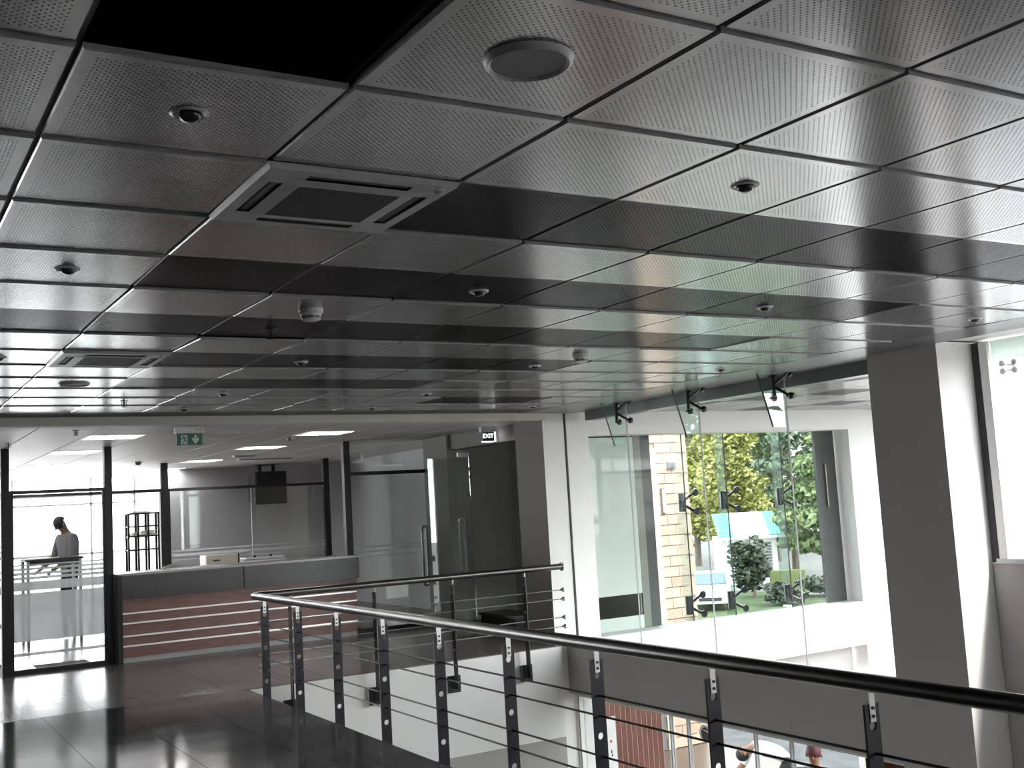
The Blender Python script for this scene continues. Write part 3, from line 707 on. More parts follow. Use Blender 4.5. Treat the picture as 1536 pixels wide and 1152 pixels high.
def post_mesh(z_lo):
    """flat bar 75 mm wide with three punched holes; lies in local XZ, 10 mm thick"""
    m = MB(); hw, th = .0375, .005; hr = .0185; hz = [.72, .42, .12]; n = 12
    zc = [z_lo, .02] if z_lo < 0 else [z_lo]
    edges_z = [z_lo] + [v for h in reversed(hz) for v in (h - .04, h + .04)] + [.80]
    for y in (-th, th):
        for i in range(len(edges_z) - 1):
            a, b = edges_z[i], edges_z[i + 1]
            if i % 2 == 0: m.add([(-hw, y, a), (hw, y, a), (hw, y, b), (-hw, y, b)], [(0, 1, 2, 3)])
            else:
                c = (a + b) / 2; circ = [(hr * math.cos(2 * math.pi * k / n), y, c + hr * math.sin(2 * math.pi * k / n)) for k in range(n)]
                outr = []
                for k in range(n):
                    t = 2 * math.pi * k / n; dx, dz = math.cos(t), math.sin(t); s = min(hw / abs(dx) if abs(dx) > 1e-6 else 9, .04 / abs(dz) if abs(dz) > 1e-6 else 9)
                    outr.append((dx * s, y, c + dz * s))
                m.add(circ + outr, [(k, (k + 1) % n, n + (k + 1) % n, n + k) for k in range(n)])
                for sx in (-1, 1):
                    for sz in (-1, 1):
                        cor = (sx * hw, y, c + sz * .04)
                        k0 = [k for k in range(n) if outr[k][0] * sx > 1e-6 and (outr[k][2] - c) * sz > 1e-6]
                        ks = [k for k in range(n) if outr[k][0] * sx > -1e-6 and (outr[k][2] - c) * sz > -1e-6]
                        ra = [outr[k] for k in ks if abs(abs(outr[k][0]) - hw) < 1e-6]; rb = [outr[k] for k in ks if abs(abs(outr[k][2] - c) - .04) < 1e-6]
                        p = max(ra, key=lambda q: abs(q[2] - c)); q = max(rb, key=lambda q: abs(q[0]))
                        m.add([cor, p, q], [(0, 1, 2)])
    for h in hz:
        vs = [(hr * math.cos(2 * math.pi * k / n), y, h + hr * math.sin(2 * math.pi * k / n)) for y in (-th, th) for k in range(n)]
        m.add(vs, [(k, n + k, n + (k + 1) % n, (k + 1) % n) for k in range(n)])
    m.add([(-hw, -th, z_lo), (hw, -th, z_lo), (hw, th, z_lo), (-hw, th, z_lo), (-hw, -th, .8), (hw, -th, .8), (hw, th, .8), (-hw, th, .8)],
          [(0, 1, 2, 3), (4, 5, 6, 7), (1, 2, 6, 5), (3, 0, 4, 7)])
    return m
def mk(mb, name, mt):
    o = mb.build(name, mt); me = o.data; bpy.data.objects.remove(o); return me
pm = mk(post_mesh(-.28), 'post', 'post_black')
sm = mk(MB().box(-.0145, .0145, -.009, -.0055, .735, .86), 'strap', 'bracket')
bm_ = mk(MB().lathe([(.0065, 0), (.0065, -.006)], c=(0, -.009, .756), n=8, axis=1).lathe([(.0065, 0), (.0065, -.006)], c=(0, -.009, .786), n=8, axis=1), 'bolt', 'ink')
fm = mk(MB().box(-.0375, .0375, -.02, .02, -.3, -.28), 'foot', 'post_black')
bpm = mk(MB().box(-.066, -.054, -.075, .075, -.32, -.145), 'base_plate', 'post_black')
def post(x, y, rz, pl):
    o = link('post', pm, (x, y, 0), rl, rot=(0, 0, rz))
    for nme, me_ in (('strap', sm), ('bolt', bm_), ('base_plate', pl)):
        c = bpy.data.objects.new(nme, me_); COL.objects.link(c); c.parent = o
for k in range(-2, 9): post(RX, .649 + .8875 * k, 0, bpm)
bpb = mk(MB().box(.054, .066, -.075, .075, -.32, -.145), 'base_plate', 'post_black')
for k in range(4): post(3.815 + .884 * k, RY, R(90), bpb)
# ================================================================== RECEPTION COUNTER
ct = empty('reception_counter', (4.4, 11.3, 0), 'long reception counter with black upper panel and red wood front with silver strips', 'counter')
box('body', 'counter_wood', 2.90, 5.87, 11.39, 11.462, .06, .76, ct); box('cabinet_back', 'counter_black', 2.90, 5.79, 11.462, 11.9, .06, 1.01, ct)
box('side_panel', 'black', 2.845, 2.90, 11.30, 11.92, 0, 1.02, ct)
for x0, x1 in ((2.905, 4.355), (4.367, 5.90)): box('upper_panel', 'counter_black', x0, x1, 11.33, 11.36, .75, 1.015, ct)
box('backing', 'black', 2.90, 5.90, 11.36, 11.46, .76, 1.01, ct)
MB().prism([(2.84, 11.31), (5.91, 11.31), (5.91, 11.463), (5.793, 11.463), (5.793, 11.9), (2.84, 11.9)], 2, 1.015, 1.04).build('worktop', 'counter_top', ct)
box('joint_strip', 'counter_black', 2.90, 5.89, 11.36, 11.39, .735, .75, ct)
box('plinth', 'sill', 2.90, 5.87, 11.41, 11.46, 0, .06, ct)
for z in (.571, .455, .308, .192): box('silver_strip', 'strip_silver', 2.90, 5.87, 11.375, 11.39, z - .009, z + .009, ct)
# ================================================================== OFFICE THINGS
tv = empty('television', (6.6, 17.3, 2.1), 'black boxy television hung from the office ceiling near the rear wall', 'television')
MB().hull([(6.34, 17.0, 1.83), (6.93, 17.0, 1.83), (6.93, 17.0, 2.42), (6.34, 17.0, 2.42)], [(6.40, 17.6, 1.88), (6.87, 17.6, 1.88), (6.87, 17.6, 2.38), (6.40, 17.6, 2.38)]).build('body', 'tv_side', tv, bevel=.012)
box('screen', 'tv_black', 6.36, 6.91, 16.985, 17.005, 1.85, 2.40, tv, bevel=.006)
MB().box(6.5, 6.55, 17.25, 17.3, 2.39, 2.555).box(6.75, 6.8, 17.25, 17.3, 2.39, 2.555).build('bracket_arm', 'tv_black', tv)
box('bracket_plate', 'tv_side', 6.45, 6.85, 17.15, 17.4, 2.54, 2.555, tv)
rk = empty('shelf_rack', (4.48, 17.5, 0), 'open black metal shelf rack with loose papers in the bright office', 'rack')
m = MB()
for x in (4.23, 4.39, 4.56, 4.735):
    for y in (17.4, 17.6): box('upright', 'dark_frame', x - .018, x + .018, y - .012, y + .012, 0, 1.8, rk)
for z in (.8, 1.17, 1.40, 1.57, 1.79): box('shelf', 'dark_frame', 4.22, 4.745, 17.39, 17.61, z - .016, z + .01, rk)
for k, (x0, x1, z, h) in enumerate(((4.25, 4.45, 1.411, .06), (4.45, 4.70, 1.411, .085), (4.28, 4.62, 1.801, .03))):
    e = empty('paper_stack', ((x0 + x1) / 2, 17.5, z), ['low paper stack on the middle shelf of the black rack', 'taller paper stack on the middle shelf of the black rack', 'thin paper stack lying on top of the black rack'][k], 'paper', 'papers on the black rack')
    for q in range(4): MB().box(x0 + .012 * (q % 2), x1 - .015 * (q % 3), 17.42 + .006 * q, 17.58 - .005 * q, z + h * q / 4, z + h * (q + 1) / 4 - .002).build('sheaf', 'paper', e)
def desk(x0, x1, y0, y1, z, label, top='office_wall'):
    e = empty('desk', ((x0 + x1) / 2, (y0 + y1) / 2, 0), label, 'desk')
    box('top', top, x0, x1, y0, y1, z - .03, z, e, bevel=.004); box('apron', top, x0 + .04, x1 - .04, y0 + .03, y0 + .05, z - .09, z - .03, e)
    for x in (x0 + .02, x1 - .06):
        for y in (y0 + .02, y1 - .06): box('leg', 'sill', x, x + .04, y, y + .04, 0, z - .03, e)
desk(4.4, 6.1, 13.7, 14.4, .90, 'white office desk with printers behind the reception counter')
desk(2.25, 3.02, 14.55, 15.2, 1.20, 'tall dark-topped office desk behind the glass door', 'dark_frame')
pr = empty('printer', (4.85, 14.0, .9), 'beige box printer on the desk behind the counter', 'printer')
box('body', 'beige_box', 4.58, 5.05, 13.85, 14.2, .90, 1.10, pr, bevel=.012); box('paper_slot', 'slot', 4.68, 4.78, 13.84, 13.852, 1.01, 1.03, pr); box('lid', 'dark_frame', 5.05, 5.075, 13.87, 14.18, .9, 1.10, pr)
cp = empty('copier', (5.45, 14.0, .9), 'low white office machine with two black knobs on the desk', 'printer')
box('body', 'white_plastic', 5.14, 5.80, 13.85, 14.2, .90, .985, cp, bevel=.01); box('lid', 'white_plastic', 5.18, 5.76, 13.87, 14.18, .992, 1.02, cp, bevel=.006)
for x in (5.33, 5.58): MB().lathe([(.02, 1.02), (.02, 1.045), (.014, 1.05)], c=(x, 13.95, 0), n=12).build('knob', 'ink', cp)
# office chair whose back shows below the rack
oc_ = empty('office_chair', (4.4, 14.9, 0), 'grey office chair with rounded backrest under the black rack', 'chair')
MB().prism([(4.18, .62), (4.62, .62), (4.62, .86), (4.56, .94), (4.42, .975), (4.28, .94), (4.18, .85)], 1, 15.1, 15.15).build('backrest', 'sill', oc_, bevel=.012)
box('seat', 'sill', 4.17, 4.63, 14.68, 15.1, .44, .50, oc_, bevel=.02)
MB().tube([(4.4, 14.9, .06), (4.4, 14.9, .45)], .025, 10).build('gas_lift', 'ink', oc_, True); box('back_bracket', 'ink', 4.36, 4.44, 15.09, 15.12, .45, .7, oc_)
for k in range(5):
    t = 2 * math.pi * k / 5; MB().tube([(4.4, 14.9, .1), (4.4 + .26 * math.cos(t), 14.9 + .26 * math.sin(t), .06)], .016, 8).build('foot', 'ink', oc_)
    MB().lathe([(.03, -.012), (.03, .012)], c=(4.4 + .26 * math.cos(t), 14.9 + .26 * math.sin(t), .03), n=12, axis=0).build('caster', 'ink', oc_)

# ================================================================== PEOPLE
def body(name, joints, edges, regions, parent_loc, label, mats):
    """skin-modifier figure. joints: name -> (pos, radius); regions: joint name -> material slot"""
    names = list(joints); me = bpy.data.meshes.new(name)
    me.from_pydata([Vector(joints[n][0]) for n in names], [(names.index(a), names.index(b)) for a, b in edges], [])
    o = bpy.data.objects.new(name, me); COL.objects.link(o)
    sk = o.modifiers.new('skin', 'SKIN'); ss = o.modifiers.new('sub', 'SUBSURF'); ss.levels = 2; ss.render_levels = 2; sk.use_smooth_shade = True
    for i, n in enumerate(names):
        r = joints[n][1]; me.skin_vertices[0].data[i].radius = r if isinstance(r, tuple) else (r, r)
        me.skin_vertices[0].data[i].use_root = n == 'pelvis'
    bpy.context.view_layer.update()
    m2 = bpy.data.meshes.new_from_object(o.evaluated_get(bpy.context.evaluated_depsgraph_get()))
    bpy.data.objects.remove(o); off = Vector(parent_loc)
    m2.materials.clear()
    for k in mats: m2.materials.append(M[k])
    segs = [(Vector(joints[a][0]), Vector(joints[b][0]), regions.get(b, 0)) for a, b in edges]
    for p in m2.polygons:
        best = 9e9; r = 0
        for a, b, g in segs:
            d = b - a; t = max(0, min(1, (p.center - a).dot(d) / max(1e-9, d.length_squared))); l = (a + d * t - p.center).length
            if l < best: best = l; r = g
        p.material_index = r; p.use_smooth = True
    for v in m2.vertices: v.co -= off
    o = bpy.data.objects.new(name, m2); COL.objects.link(o); o.location = off; W[o.name] = off
    return tag(o, label, 'person')
def figure(loc, face, label, shirt, hair, bend=0.0, headbend=0.0, h=1.68):
    """standing figure; face = heading angle, bend = forward lean of the torso, headbend = extra nod"""
    s = h / 1.72; f = Vector((math.cos(face), math.sin(face), 0)); l = Vector((-f.y, f.x, 0)); L0 = Vector(loc)
    def up(a): return Vector((0, 0, math.cos(a))) + f * math.sin(a)
    J = {}; pel = L0 + Vector((0, 0, .95 * s)) - f * .25 * math.sin(bend); J['pelvis'] = (pel, (.135 * s, .10 * s))
    d1 = up(bend * .7); d2 = up(bend * 1.1); d3 = up(bend * 1.1 + headbend * .5); d4 = up(bend + headbend)
    wa = pel + d1 * .18 * s; ch = wa + d2 * .24 * s; nb = ch + d2 * .11 * s; nk = nb + d3 * .08 * s; hd_ = nk + d4 * .09 * s; tp = hd_ + d4 * .10 * s
    J['waist'] = (wa, (.15 * s, .115 * s)); J['chest'] = (ch, (.175 * s, .13 * s)); J['neckbase'] = (nb, .09 * s); J['neck'] = (nk, .052 * s)
    J['head'] = (hd_, (.076 * s, .092 * s)); J['crown'] = (tp, (.066 * s, .076 * s))
    E_ = [('pelvis', 'waist'), ('waist', 'chest'), ('chest', 'neckbase'), ('neckbase', 'neck'), ('neck', 'head'), ('head', 'crown')]
    RG = {'waist': 0, 'chest': 0, 'neckbase': 0, 'neck': 1, 'head': 1, 'crown': 1}
    nose = hd_ + f * .098 * s - Vector((0, 0, 0)) + d4 * -.005
    for sd, n in ((1, 'l'), (-1, 'r')):
        sh = ch + d2 * .07 * s + l * sd * .19 * s; el = sh + l * sd * .05 * s + f * (.06 + .1 * bend) * s + Vector((0, 0, -.28 * s)); wr = el + f * .2 * s + Vector((0, 0, -.15 * s)) - l * sd * .04 * s
        pa = wr + f * .06 * s + Vector((0, 0, -.035 * s))
        J['sh' + n] = (sh, .075 * s); J['el' + n] = (el, .052 * s); J['wr' + n] = (wr, .030 * s); J['pa' + n] = (pa, (.034 * s, .018 * s))
        E_ += [('chest', 'sh' + n), ('sh' + n, 'el' + n), ('el' + n, 'wr' + n), ('wr' + n, 'pa' + n)]
        RG.update({'sh' + n: 0, 'el' + n: 0, 'wr' + n: 1, 'pa' + n: 1})
        for q in range(4):
            b0 = pa + f * .03 * s + l * (q - 1.5) * .019 * s + Vector((0, 0, -.012)); b1 = b0 + f * (.028, .034, .031, .024)[q] * s + Vector((0, 0, -.02)); b2 = b1 + Vector((0, 0, -.026)) + f * .008
            for k, p in enumerate((b0, b1, b2)): J['f%s%d%d' % (n, q, k)] = (p, .0085 * s)
            E_ += [('pa' + n, 'f%s%d0' % (n, q)), ('f%s%d0' % (n, q), 'f%s%d1' % (n, q)), ('f%s%d1' % (n, q), 'f%s%d2' % (n, q))]
            for k in range(3): RG['f%s%d%d' % (n, q, k)] = 1
        t0 = wr + f * .03 - l * sd * .032 * s; t1 = t0 + f * .035 - l * sd * .012 + Vector((0, 0, -.02))
        J['t0' + n] = (t0, .011 * s); J['t1' + n] = (t1, .009 * s); E_ += [('wr' + n, 't0' + n), ('t0' + n, 't1' + n)]; RG['t0' + n] = RG['t1' + n] = 1
        hp = pel + l * sd * .095 * s + Vector((0, 0, -.05 * s)); kn = L0 + l * sd * .10 * s + f * .03 + Vector((0, 0, .50 * s)); an = L0 + l * sd * .11 * s - f * .02 + Vector((0, 0, .085 * s)); to = an + f * .17 * s + Vector((0, 0, -.045 * s))
        J['hp' + n] = (hp, .088 * s); J['kn' + n] = (kn, .058 * s); J['an' + n] = (an, .042 * s); J['to' + n] = (to, .035 * s)
        E_ += [('pelvis', 'hp' + n), ('hp' + n, 'kn' + n), ('kn' + n, 'an' + n), ('an' + n, 'to' + n)]
        RG.update({'hp' + n: 2, 'kn' + n: 2, 'an' + n: 2, 'to' + n: 3})
    b = body('person', J, E_, RG, loc, label, [shirt, 'skin', 'trousers', 'ink'])
    # hair cap and face details
    hc = hd_ + d4 * .045 * s - f * .012 * s; m = MB(); n = 14; rings = 7
    right = l
    fwd = right.cross(d4) * -1
    vs = []; fs = []
    for i in range(rings):
        ph = math.pi * .62 * i / (rings - 1)
        for k in range(n):
            t = 2 * math.pi * k / n; back = -math.cos(t)
            p2 = ph * (1.15 if back > 0 else .72)
            vs.append(hc + d4 * (.098 * s * math.cos(p2)) + (fwd * math.cos(t) * .1 + right * math.sin(t) * .088) * s * math.sin(p2))
    for i in range(rings - 1):
        for k in range(n): fs.append((i * n + k, i * n + (k + 1) % n, (i + 1) * n + (k + 1) % n, (i + 1) * n + k))
    m.add(vs, fs); m.build('hair', hair, b, True)
    fc = MB(); fdir = (f - d4 * f.dot(d4)).normalized()
    fc.hull([hd_ + fdir * .080 * s + right * sx * s + d4 * sz * s for sx, sz in ((-.012, -.015), (.012, -.015), (.005, .03), (-.005, .03))],
            [hd_ + fdir * .108 * s + right * sx * s + d4 * sz * s for sx, sz in ((-.008, -.010), (.008, -.010), (.003, .01), (-.003, .01))])
    fc.build('nose', 'skin', b)
    for sx in (-1, 1):
        MB().lathe([(.001, -.012), (.010, -.004), (.010, .004), (.001, .012)], c=tuple(hd_ + fdir * .083 * s + right * sx * .032 * s + d4 * .022 * s), n=8).build('eye', 'ink', b)
        MB().lathe([(.004, -.03), (.016, -.012), (.018, .012), (.006, .03)], c=tuple(hd_ + right * sx * .082 * s), n=8).build('ear', 'skin', b)
    c = hd_ + fdir * .086 * s - d4 * .04 * s
    MB().hull([c + right * q * .022 - d4 * .004 for q in (-1, 1)] + [c + right * q * .022 + d4 * .004 for q in (1, -1)], [c + fdir * .006 + right * q * .018 - d4 * .003 for q in (-1, 1)] + [c + fdir * .006 + right * q * .018 + d4 * .003 for q in (1, -1)]).build('mouth', 'red', b)
    return b
figure((2.98, 15.62, 0), R(200), 'person in a pale shirt standing with head bowed behind the glass office door', 'shirt_grey', 'hair', .10, .55, 1.76)
figure((11.5, 9.85, -3.205), R(145), 'person in a white shirt bending forward on the lower floor', 'shirt_white', 'hair', 1.25, .9, 1.72)
figure((9.9, 7.42, -3.2), R(215), 'person in a dark blue top standing on the lower floor', 'shirt_blue', 'hair_red', .05, .15, 1.75)
# ================================================================== LOWER STOREY
cl = struct(empty('wall_slat_screen', (8.0, 8.33, -3.2)))
box('backing', 'wood_back', 7.6, 8.42, 8.45, 8.6, -3.2, -.56, cl)
for k in range(11):
    x = 7.61 + .074 * k; box('slat', 'wood_slat', x, x + .05, 8.36, 8.45, -3.2, -.56, cl); box('slat_edge', 'slat_edge', x + .052, x + .064, 8.355, 8.45, -3.2, -.56, cl)
pb = tag(box('notice_board', 'white_plastic', 7.56, 7.70, 8.30, 8.325, -1.9, -.885, bevel=.004), 'narrow white notice board with a small red mark on the slat screen', 'notice board')
box('red_mark', 'red', 7.61, 7.635, 8.297, 8.30, -1.17, -1.14, pb)
MB().box(7.62, 7.64, 8.297, 8.30, -1.32, -1.30).box(7.615, 7.63, 8.297, 8.30, -1.29, -1.25).build('small_print', 'ink', pb)
wp = struct(box('trim_door_panel', 'white_wall', 7.20, 7.42, 8.29, 8.33, -3.2, -.60))
box('groove', 'grille', 7.195, 7.21, 8.285, 8.29, -3.2, -.60, wp)
lg = struct(empty('window_lower', (7.3, 6, -3.2)))
lj = [3.66, 4.1, 5.05, 5.5, 6.45, 6.72, 8.3]
box('head_frame', 'sill', 7.24, 7.30, 3.65, 8.33, -.60, -.545, lg)
for k in range(6):
    box('pane', 'glass_tinted', 7.268, 7.276, lj[k] + .01, lj[k + 1] - .01, -3.2, -.60, lg)
    if k: box('mullion', 'sill', 7.25, 7.29, lj[k] - .01, lj[k] + .01, -3.2, -.60, lg)
# round emblem decal on the lower glass
em = empty('glass_emblem', (7.262, 6.2, -.70), 'round silver emblem sticker with dark figure on the lower glass', 'sticker')
m = MB(); n = 28
m.add([(7.262, 6.2 + .085 * math.cos(2 * math.pi * k / n), -.71 + .085 * math.sin(2 * math.pi * k / n)) for k in range(n)] + [(7.262, 6.2 + .066 * math.cos(2 * math.pi * k / n), -.71 + .066 * math.sin(2 * math.pi * k / n)) for k in range(n)], [(k, (k + 1) % n, n + (k + 1) % n, n + k) for k in range(n)])
m.build('ring', 'strip_silver', em)
MB().lathe([(.064, 0), (.064, .001)], c=(7.2625, 6.2, -.71), n=28, axis=0).build('disc', 'grille', em)
MB().prism([(6.07, -.76), (6.10, -.755), (6.105, -.71), (6.25, -.67), (6.06, -.675), (6.055, -.72)], 0, 7.2605, 7.262).build('figure_mark', 'strip_silver', em)
cu = empty('curtain', (7.6, 4.2, -.55), 'orange brown pleated curtain hanging behind the lower glass', 'curtain')
m = MB(); pts = [(3.70 + .018 * k) for k in range(43)]
for z in (-3.15, -.58): pass
fr = [(7.55 + .03 * math.sin(k * 1.15), 3.70 + .018 * k) for k in range(43)]
bk = [(p[0] + .006, p[1]) for p in reversed(fr)]
poly = fr + bk
m.hull([(p[0], p[1], -3.15) for p in poly], [(p[0], p[1], -.58) for p in poly]); m.build('cloth', 'curtain', cu, True)
MB().tube([(7.55, 3.66, -.57), (7.55, 4.5, -.57)], .012, 8).build('rod', 'spider_steel', cu)
# ================================================================== OUTSIDE
# annex with brick wall, facing us at y = 14.7
an = struct(box('wall_annex', 'brick_mortar', 11.5, 14.40, 14.75, 19, -3.2, 5.5))
bme = mk(MB().box(-.195, .195, -.03, .03, -.092, .092), 'brick', 'brick')
for r_ in range(43):
    z = -3.1 + .2 * r_
    for c_ in range(3):
        x = 13.78 + .4 * c_ - (.2 if r_ % 2 else 0)
        if x > 14.25: continue
        link('brick', bme, (x, 14.74, z), an)
box('door_surround', 'brick_trim', 13.42, 13.58, 14.68, 14.76, -3.2, 2.35, an); box('door_surround', 'brick_trim', 12.7, 13.58, 14.68, 14.76, 2.35, 2.5, an)
box('dark_opening', 'grille', 12.9, 13.42, 14.72, 14.76, -3.2, 2.35, an); box('reveal', 'sill', 12.82, 12.92, 14.70, 14.76, -3.2, 2.35, an)
wl = empty('wall_light', (13.70, 14.68, 1.45), 'slim vertical white light on the brick wall beside the tall opening', 'wall light')
box('body', 'grille', 13.655, 13.735, 14.67, 14.71, 1.22, 1.72, wl); box('diffuser', 'white_plastic', 13.67, 13.72, 14.64, 14.67, 1.25, 1.69, wl)
vb = tag(box('vent_box', 'grille', 13.86, 14.05, 14.66, 14.71, 2.08, 2.22), 'small dark vent box high on the brick wall', 'vent')
for q in range(3): box('slat', 'slot', 13.88, 14.03, 14.655, 14.66, 2.10 + .035 * q, 2.12 + .035 * q, vb)
# planted trees
def crown(blobs, n, size, droop=0.0):
    m = MB(); tot = sum(b[3] * b[4] * b[5] for b in blobs)
    for (x, y, z, rx, ry, rz) in blobs:
        k = int(n * rx * ry * rz / tot)
        for _ in range(k):
            d = Vector((random.gauss(0, 1), random.gauss(0, 1), random.gauss(0, 1))).normalized() * (random.random() ** .25)
            p = Vector((x + d.x * rx, y + d.y * ry, z + d.z * rz)); s = size * random.uniform(.6, 1.4)
            a = Vector((random.uniform(-1, 1), random.uniform(-1, 1), random.uniform(-.5, .5) - droop)).normalized(); b = a.cross(Vector((random.uniform(-1, 1), random.uniform(-1, 1), random.uniform(-1, 1)))).normalized(); c = a.cross(b)
            m.add([p - a * s * .5, p + b * s * .3 + c * s * .08, p + a * s * .5, p - b * s * .3 + c * s * .08], [(0, 1, 2), (0, 2, 3)])
    return m
def tree(x, y, h, wd, mt, label, n=2600, kind=0, size=.5, zb=None):
    g = -3.21; e = empty('tree', (x, y, g), label, 'tree', 'trees outside the end window')
    MB().tube([(x, y, g), (x + .1, y, g + h * .35), (x - .1, y + .1, g + h * .75)], [.22, .16, .07], 8).build('trunk', 'bark', e, True)
    bl = []
    if kind == 0:
        for q in range(14):
            t = random.uniform(0, 2 * math.pi); rr = wd * .5 * random.uniform(.1, .62); z = g + h * (.2 + .7 * q / 13)
            bl.append((x + rr * math.cos(t), y + rr * math.sin(t), z, wd * random.uniform(.2, .32), wd * random.uniform(.2, .32), h * random.uniform(.1, .17)))
    else:
        for k in range(9):
            q = k / 8; z = g + h * (.16 + .8 * q); rr = wd * .5 * (1.05 - .8 * q)
            for _ in range(3):
                t = random.uniform(0, 2 * math.pi); bl.append((x + rr * .5 * math.cos(t), y + rr * .5 * math.sin(t), z, rr * .75, rr * .75, h * .04))
    c = crown(bl, n, size, .6 if kind else 0).build('crown', mt, e); c['kind'] = 'stuff'
TREES = [(47.3, 53.8, 13.5, 5.0, 'leaf_yellow', 'yellow green broadleaf tree beside the brick annex', 0), (45.8, 47.8, 12.5, 5, 'leaf_yellow', 'yellow green tree rising straight behind the teal roofed kiosk', 0),
         (54.0, 59.3, 16, 6.4, 'leaf_yellow', 'taller yellow green tree behind the two front yellow trees', 0), (51.8, 51.2, 16, 5.2, 'leaf_mid', 'mid green broadleaf tree between the yellow trees and the conifers', 0),
         (44.8, 42.6, 13, 4.2, 'leaf_dark', 'dark green conifer directly beside the kiosk', 1), (40.9, 36.6, 12.5, 4.2, 'leaf_mid', 'green conifer with drooping tiers next to the dark stile of the window', 1),
         (60.0, 55.8, 19, 6.6, 'leaf_dark', 'tall dark conifer standing behind the row of conifers', 1), (63.9, 65.1, 21, 8.5, 'leaf_dark', 'high dark tree rising behind all the yellow trees', 0),
         (65.3, 76.2, 22, 9, 'leaf_mid', 'high green tree behind the brick annex corner', 0), (73.0, 65.5, 23, 9, 'leaf_dark', 'high dark tree rising behind the conifers', 0)]
for t_ in TREES: tree(t_[0], t_[1], t_[2], t_[3], t_[4], t_[5], 6500, t_[6], .38)
# trees on the entrance side, seen in the glass reflections
for k, (x, y) in enumerate(((24, -6), (27, 2), (23, -14), (30, -10))): tree(x, y, 11, 7, 'leaf_mid', ['round tree on the entrance side of the atrium', 'wide tree in front of the atrium entrance', 'tree at the street end of the atrium side', 'tree set back on the atrium side'][k], 1800, 0, .6)
# bush with spiky leaves
def bush(x, y, h, wd, mt, label, n, size):
    e = empty('bush', (x, y, -3.21), label, 'bush')
    MB().tube([(x, y, -3.21), (x, y, -3.21 + h * .5)], [.08, .04], 6).build('stem', 'bark', e)
    c = crown([(x + random.uniform(-.3, .3) * wd, y + random.uniform(-.3, .3) * wd, -3.21 + h * random.uniform(.3, .75), wd * .32, wd * .32, h * .26) for _ in range(6)], n, size).build('foliage', mt, e); c['kind'] = 'stuff'
bush(34.6, 35.0, 2.7, 1.9, 'leaf_palm', 'dark spiky bush growing in front of the kiosk', 1300, .3)
bush(33.0, 31.6, .9, 1.7, 'leaf_palm', 'low dark shrub beside the parked car', 700, .25)
bush(36.6, 32.2, 1.0, 2.4, 'leaf_palm', 'wide low dark shrub in front of the olive cabinet', 900, .25)
bush(39.5, 33.6, 1.6, 2.2, 'leaf_dark', 'dark green shrub under the conifers', 900, .28)
# kiosk: local frame along (ux, uy)
k0 = Vector((37.9, 40.85, -3.21)); ux = Vector((.865, -.50, 0)).normalized(); uy = Vector((.50, .865, 0))
ke = empty('kiosk', k0, 'white kiosk with a teal and white sheet roof among the trees', 'kiosk')
def KP(a, b, c): return k0 + ux * a + uy * b + Vector((0, 0, c))
def kbox(nm, mt, a0, a1, b0, b1, c0, c1, par=ke): return MB().hull([KP(a0, b0, c0), KP(a1, b0, c0), KP(a1, b1, c0), KP(a0, b1, c0)], [KP(a0, b0, c1), KP(a1, b0, c1), KP(a1, b1, c1), KP(a0, b1, c1)]).build(nm, mt, par)
kbox('wall', 'kiosk_wall', .1, 2.9, 0, 2.4, 0, 2.4)
rfs = ((-.1, .72, 'teal_roof'), (.72, 2.5, 'white_roof'), (2.5, 3.1, 'teal_roof'))
for a0, a1, mt in rfs: MB().hull([KP(a0, -.3, 2.42), KP(a1, -.3, 2.42), KP(a1, 1.2, 3.55), KP(a0, 1.2, 3.55)], [KP(a0, -.3, 2.47), KP(a1, -.3, 2.47), KP(a1, 1.2, 3.60), KP(a0, 1.2, 3.60)]).build('roof_sheet', mt, ke)
kbox('fascia', 'white_roof', -.1, 3.1, -.32, -.28, 2.28, 2.42)
for k in range(12): kbox('shutter_slat', 'shutter', 1.15, 2.6, -.03, 0, .3 + .15 * k, .42 + .15 * k)
kbox('awning_bracket', 'kiosk_wall', .3, .36, -.3, 0, 2.0, 2.3)
# low boundary wall and gate
bw = tag(MB().hull([(32.5, 45.5, -3.21), (37.4, 42.3, -3.21), (37.5, 42.5, -3.21), (32.6, 45.7, -3.21)], [(32.5, 45.5, -1.7), (37.4, 42.3, -1.7), (37.5, 42.5, -1.7), (32.6, 45.7, -1.7)]).build('boundary_wall', 'kiosk_wall'), 'low white boundary wall running up to the kiosk', 'wall')
MB().hull([(32.45, 45.45, -1.7), (37.45, 42.2, -1.7), (37.55, 42.55, -1.7), (32.55, 45.8, -1.7)], [(32.45, 45.45, -1.6), (37.45, 42.2, -1.6), (37.55, 42.55, -1.6), (32.55, 45.8, -1.6)]).build('coping', 'shutter', bw)
# green cabinet built in place of an olive reflection in the glass
gq = [Vector((36.99, 35.35, 0)) + Vector((.715, -.70, 0)) * a_ + Vector((.70, .715, 0)) * b_ for a_, b_ in ((-.8, 0), (.8, 0), (.8, .7), (-.8, .7))]
gc = tag(MB().hull([(p.x, p.y, -3.21) for p in gq], [(p.x, p.y, -2.3) for p in gq]).build('reflection_cabinet', 'green_cabinet', bevel=.02), 'olive green cabinet built in place of a reflection among the shrubs', 'cabinet')
MB().hull([(p.x, p.y, -2.3) for p in gq], [(p.x, p.y, -2.24) for p in gq]).build('lid', 'green_cabinet', gc)
for sd in (-.4, .4):
    d_ = [Vector((36.99, 35.35, 0)) + Vector((.715, -.70, 0)) * (sd + q) - Vector((.70, .715, 0)) * w_ for q, w_ in ((-.36, 0), (.36, 0), (.36, .02), (-.36, .02))]
    MB().hull([(p.x, p.y, -3.1) for p in d_], [(p.x, p.y, -2.36) for p in d_]).build('door', 'green_cabinet', gc)
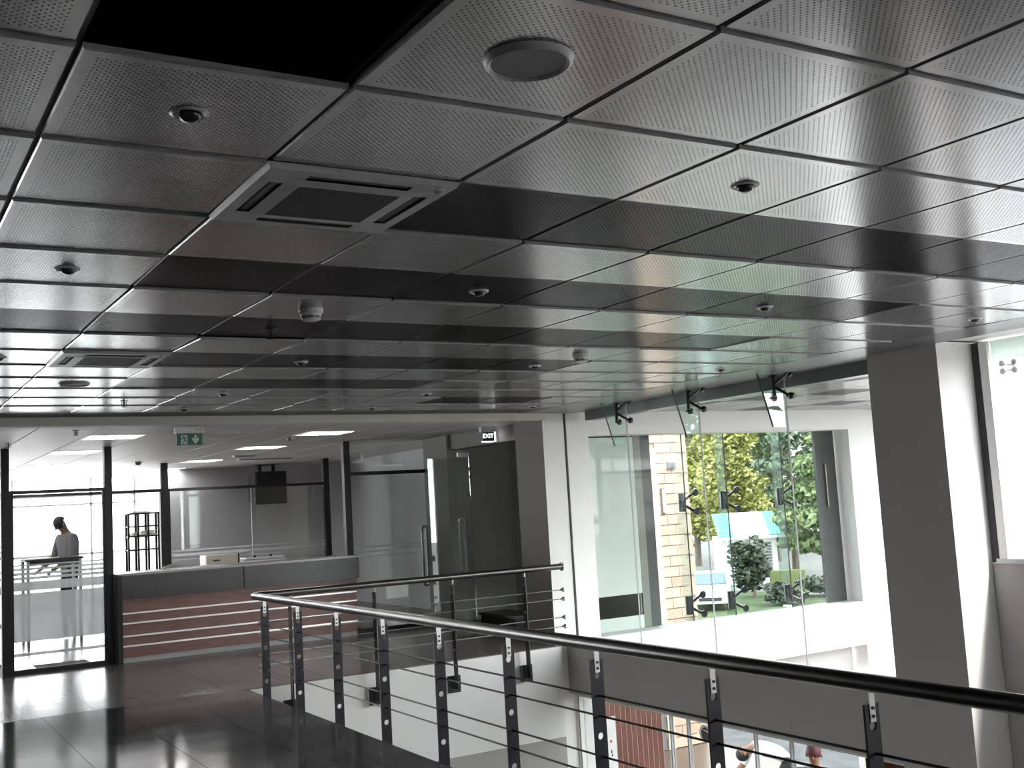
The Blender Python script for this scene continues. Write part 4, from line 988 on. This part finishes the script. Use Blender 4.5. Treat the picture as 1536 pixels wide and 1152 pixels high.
# parked car, nose towards the building
c0 = Vector((30.95, 33.7, -3.21)); ca = Vector((-.66, -.75, 0)).normalized(); cb = Vector((.75, -.66, 0)).normalized()
cr_ = empty('car', c0, 'pale blue white hatchback car parked by the brick annex', 'car')
def CP(a, b, c): return c0 + ca * a + cb * b + Vector((0, 0, c))
prof = [(-1.9, .3), (-1.95, .75), (-1.75, .95), (-1.2, 1.42), (.25, 1.45), (.95, .98), (1.75, .84), (1.95, .6), (1.95, .3)]
MB().hull([CP(p[0], -.82, p[1]) for p in prof], [CP(p[0], .82, p[1]) for p in prof]).build('body', 'car_paint', cr_, bevel=.05)
MB().hull([CP(.93, -.7, 1.0), CP(.93, .7, 1.0), CP(.33, .62, 1.40), CP(.33, -.62, 1.40)], [CP(.96, -.7, 1.02), CP(.96, .7, 1.02), CP(.36, .62, 1.42), CP(.36, -.62, 1.42)]).build('windscreen', 'car_glass', cr_)
for sd in (-1, 1):
    MB().hull([CP(p[0], sd * .80, p[1]) for p in ((-1.5, 1.0), (.75, 1.0), (.2, 1.38), (-1.15, 1.36))], [CP(p[0], sd * .83, p[1]) for p in ((-1.5, 1.0), (.75, 1.0), (.2, 1.38), (-1.15, 1.36))]).build('side_window', 'car_glass', cr_)
    for a in (-1.25, 1.25):
        m = MB(); n = 18; m.hull([CP(a + .31 * math.cos(2 * math.pi * k / n), sd * .66, .31 + .31 * math.sin(2 * math.pi * k / n)) for k in range(n)], [CP(a + .31 * math.cos(2 * math.pi * k / n), sd * .85, .31 + .31 * math.sin(2 * math.pi * k / n)) for k in range(n)]); wh = m.build('wheel', 'rubber', cr_)
        m = MB(); m.hull([CP(a + .18 * math.cos(2 * math.pi * k / n), sd * .85, .31 + .18 * math.sin(2 * math.pi * k / n)) for k in range(n)], [CP(a + .18 * math.cos(2 * math.pi * k / n), sd * .86, .31 + .18 * math.sin(2 * math.pi * k / n)) for k in range(n)]); m.build('hub_cap', 'steel', wh)
    MB().hull([CP(1.93, sd * .5, .6), CP(1.93, sd * .76, .6), CP(1.90, sd * .76, .76), CP(1.90, sd * .5, .76)], [CP(1.97, sd * .5, .6), CP(1.97, sd * .76, .6), CP(1.94, sd * .76, .76), CP(1.94, sd * .5, .76)]).build('headlight', 'white_plastic', cr_)
MB().hull([CP(1.95, -.45, .42), CP(1.95, .45, .42), CP(1.95, .45, .56), CP(1.95, -.45, .56)], [CP(1.97, -.45, .42), CP(1.97, .45, .42), CP(1.97, .45, .56), CP(1.97, -.45, .56)]).build('front_grille', 'rubber', cr_)
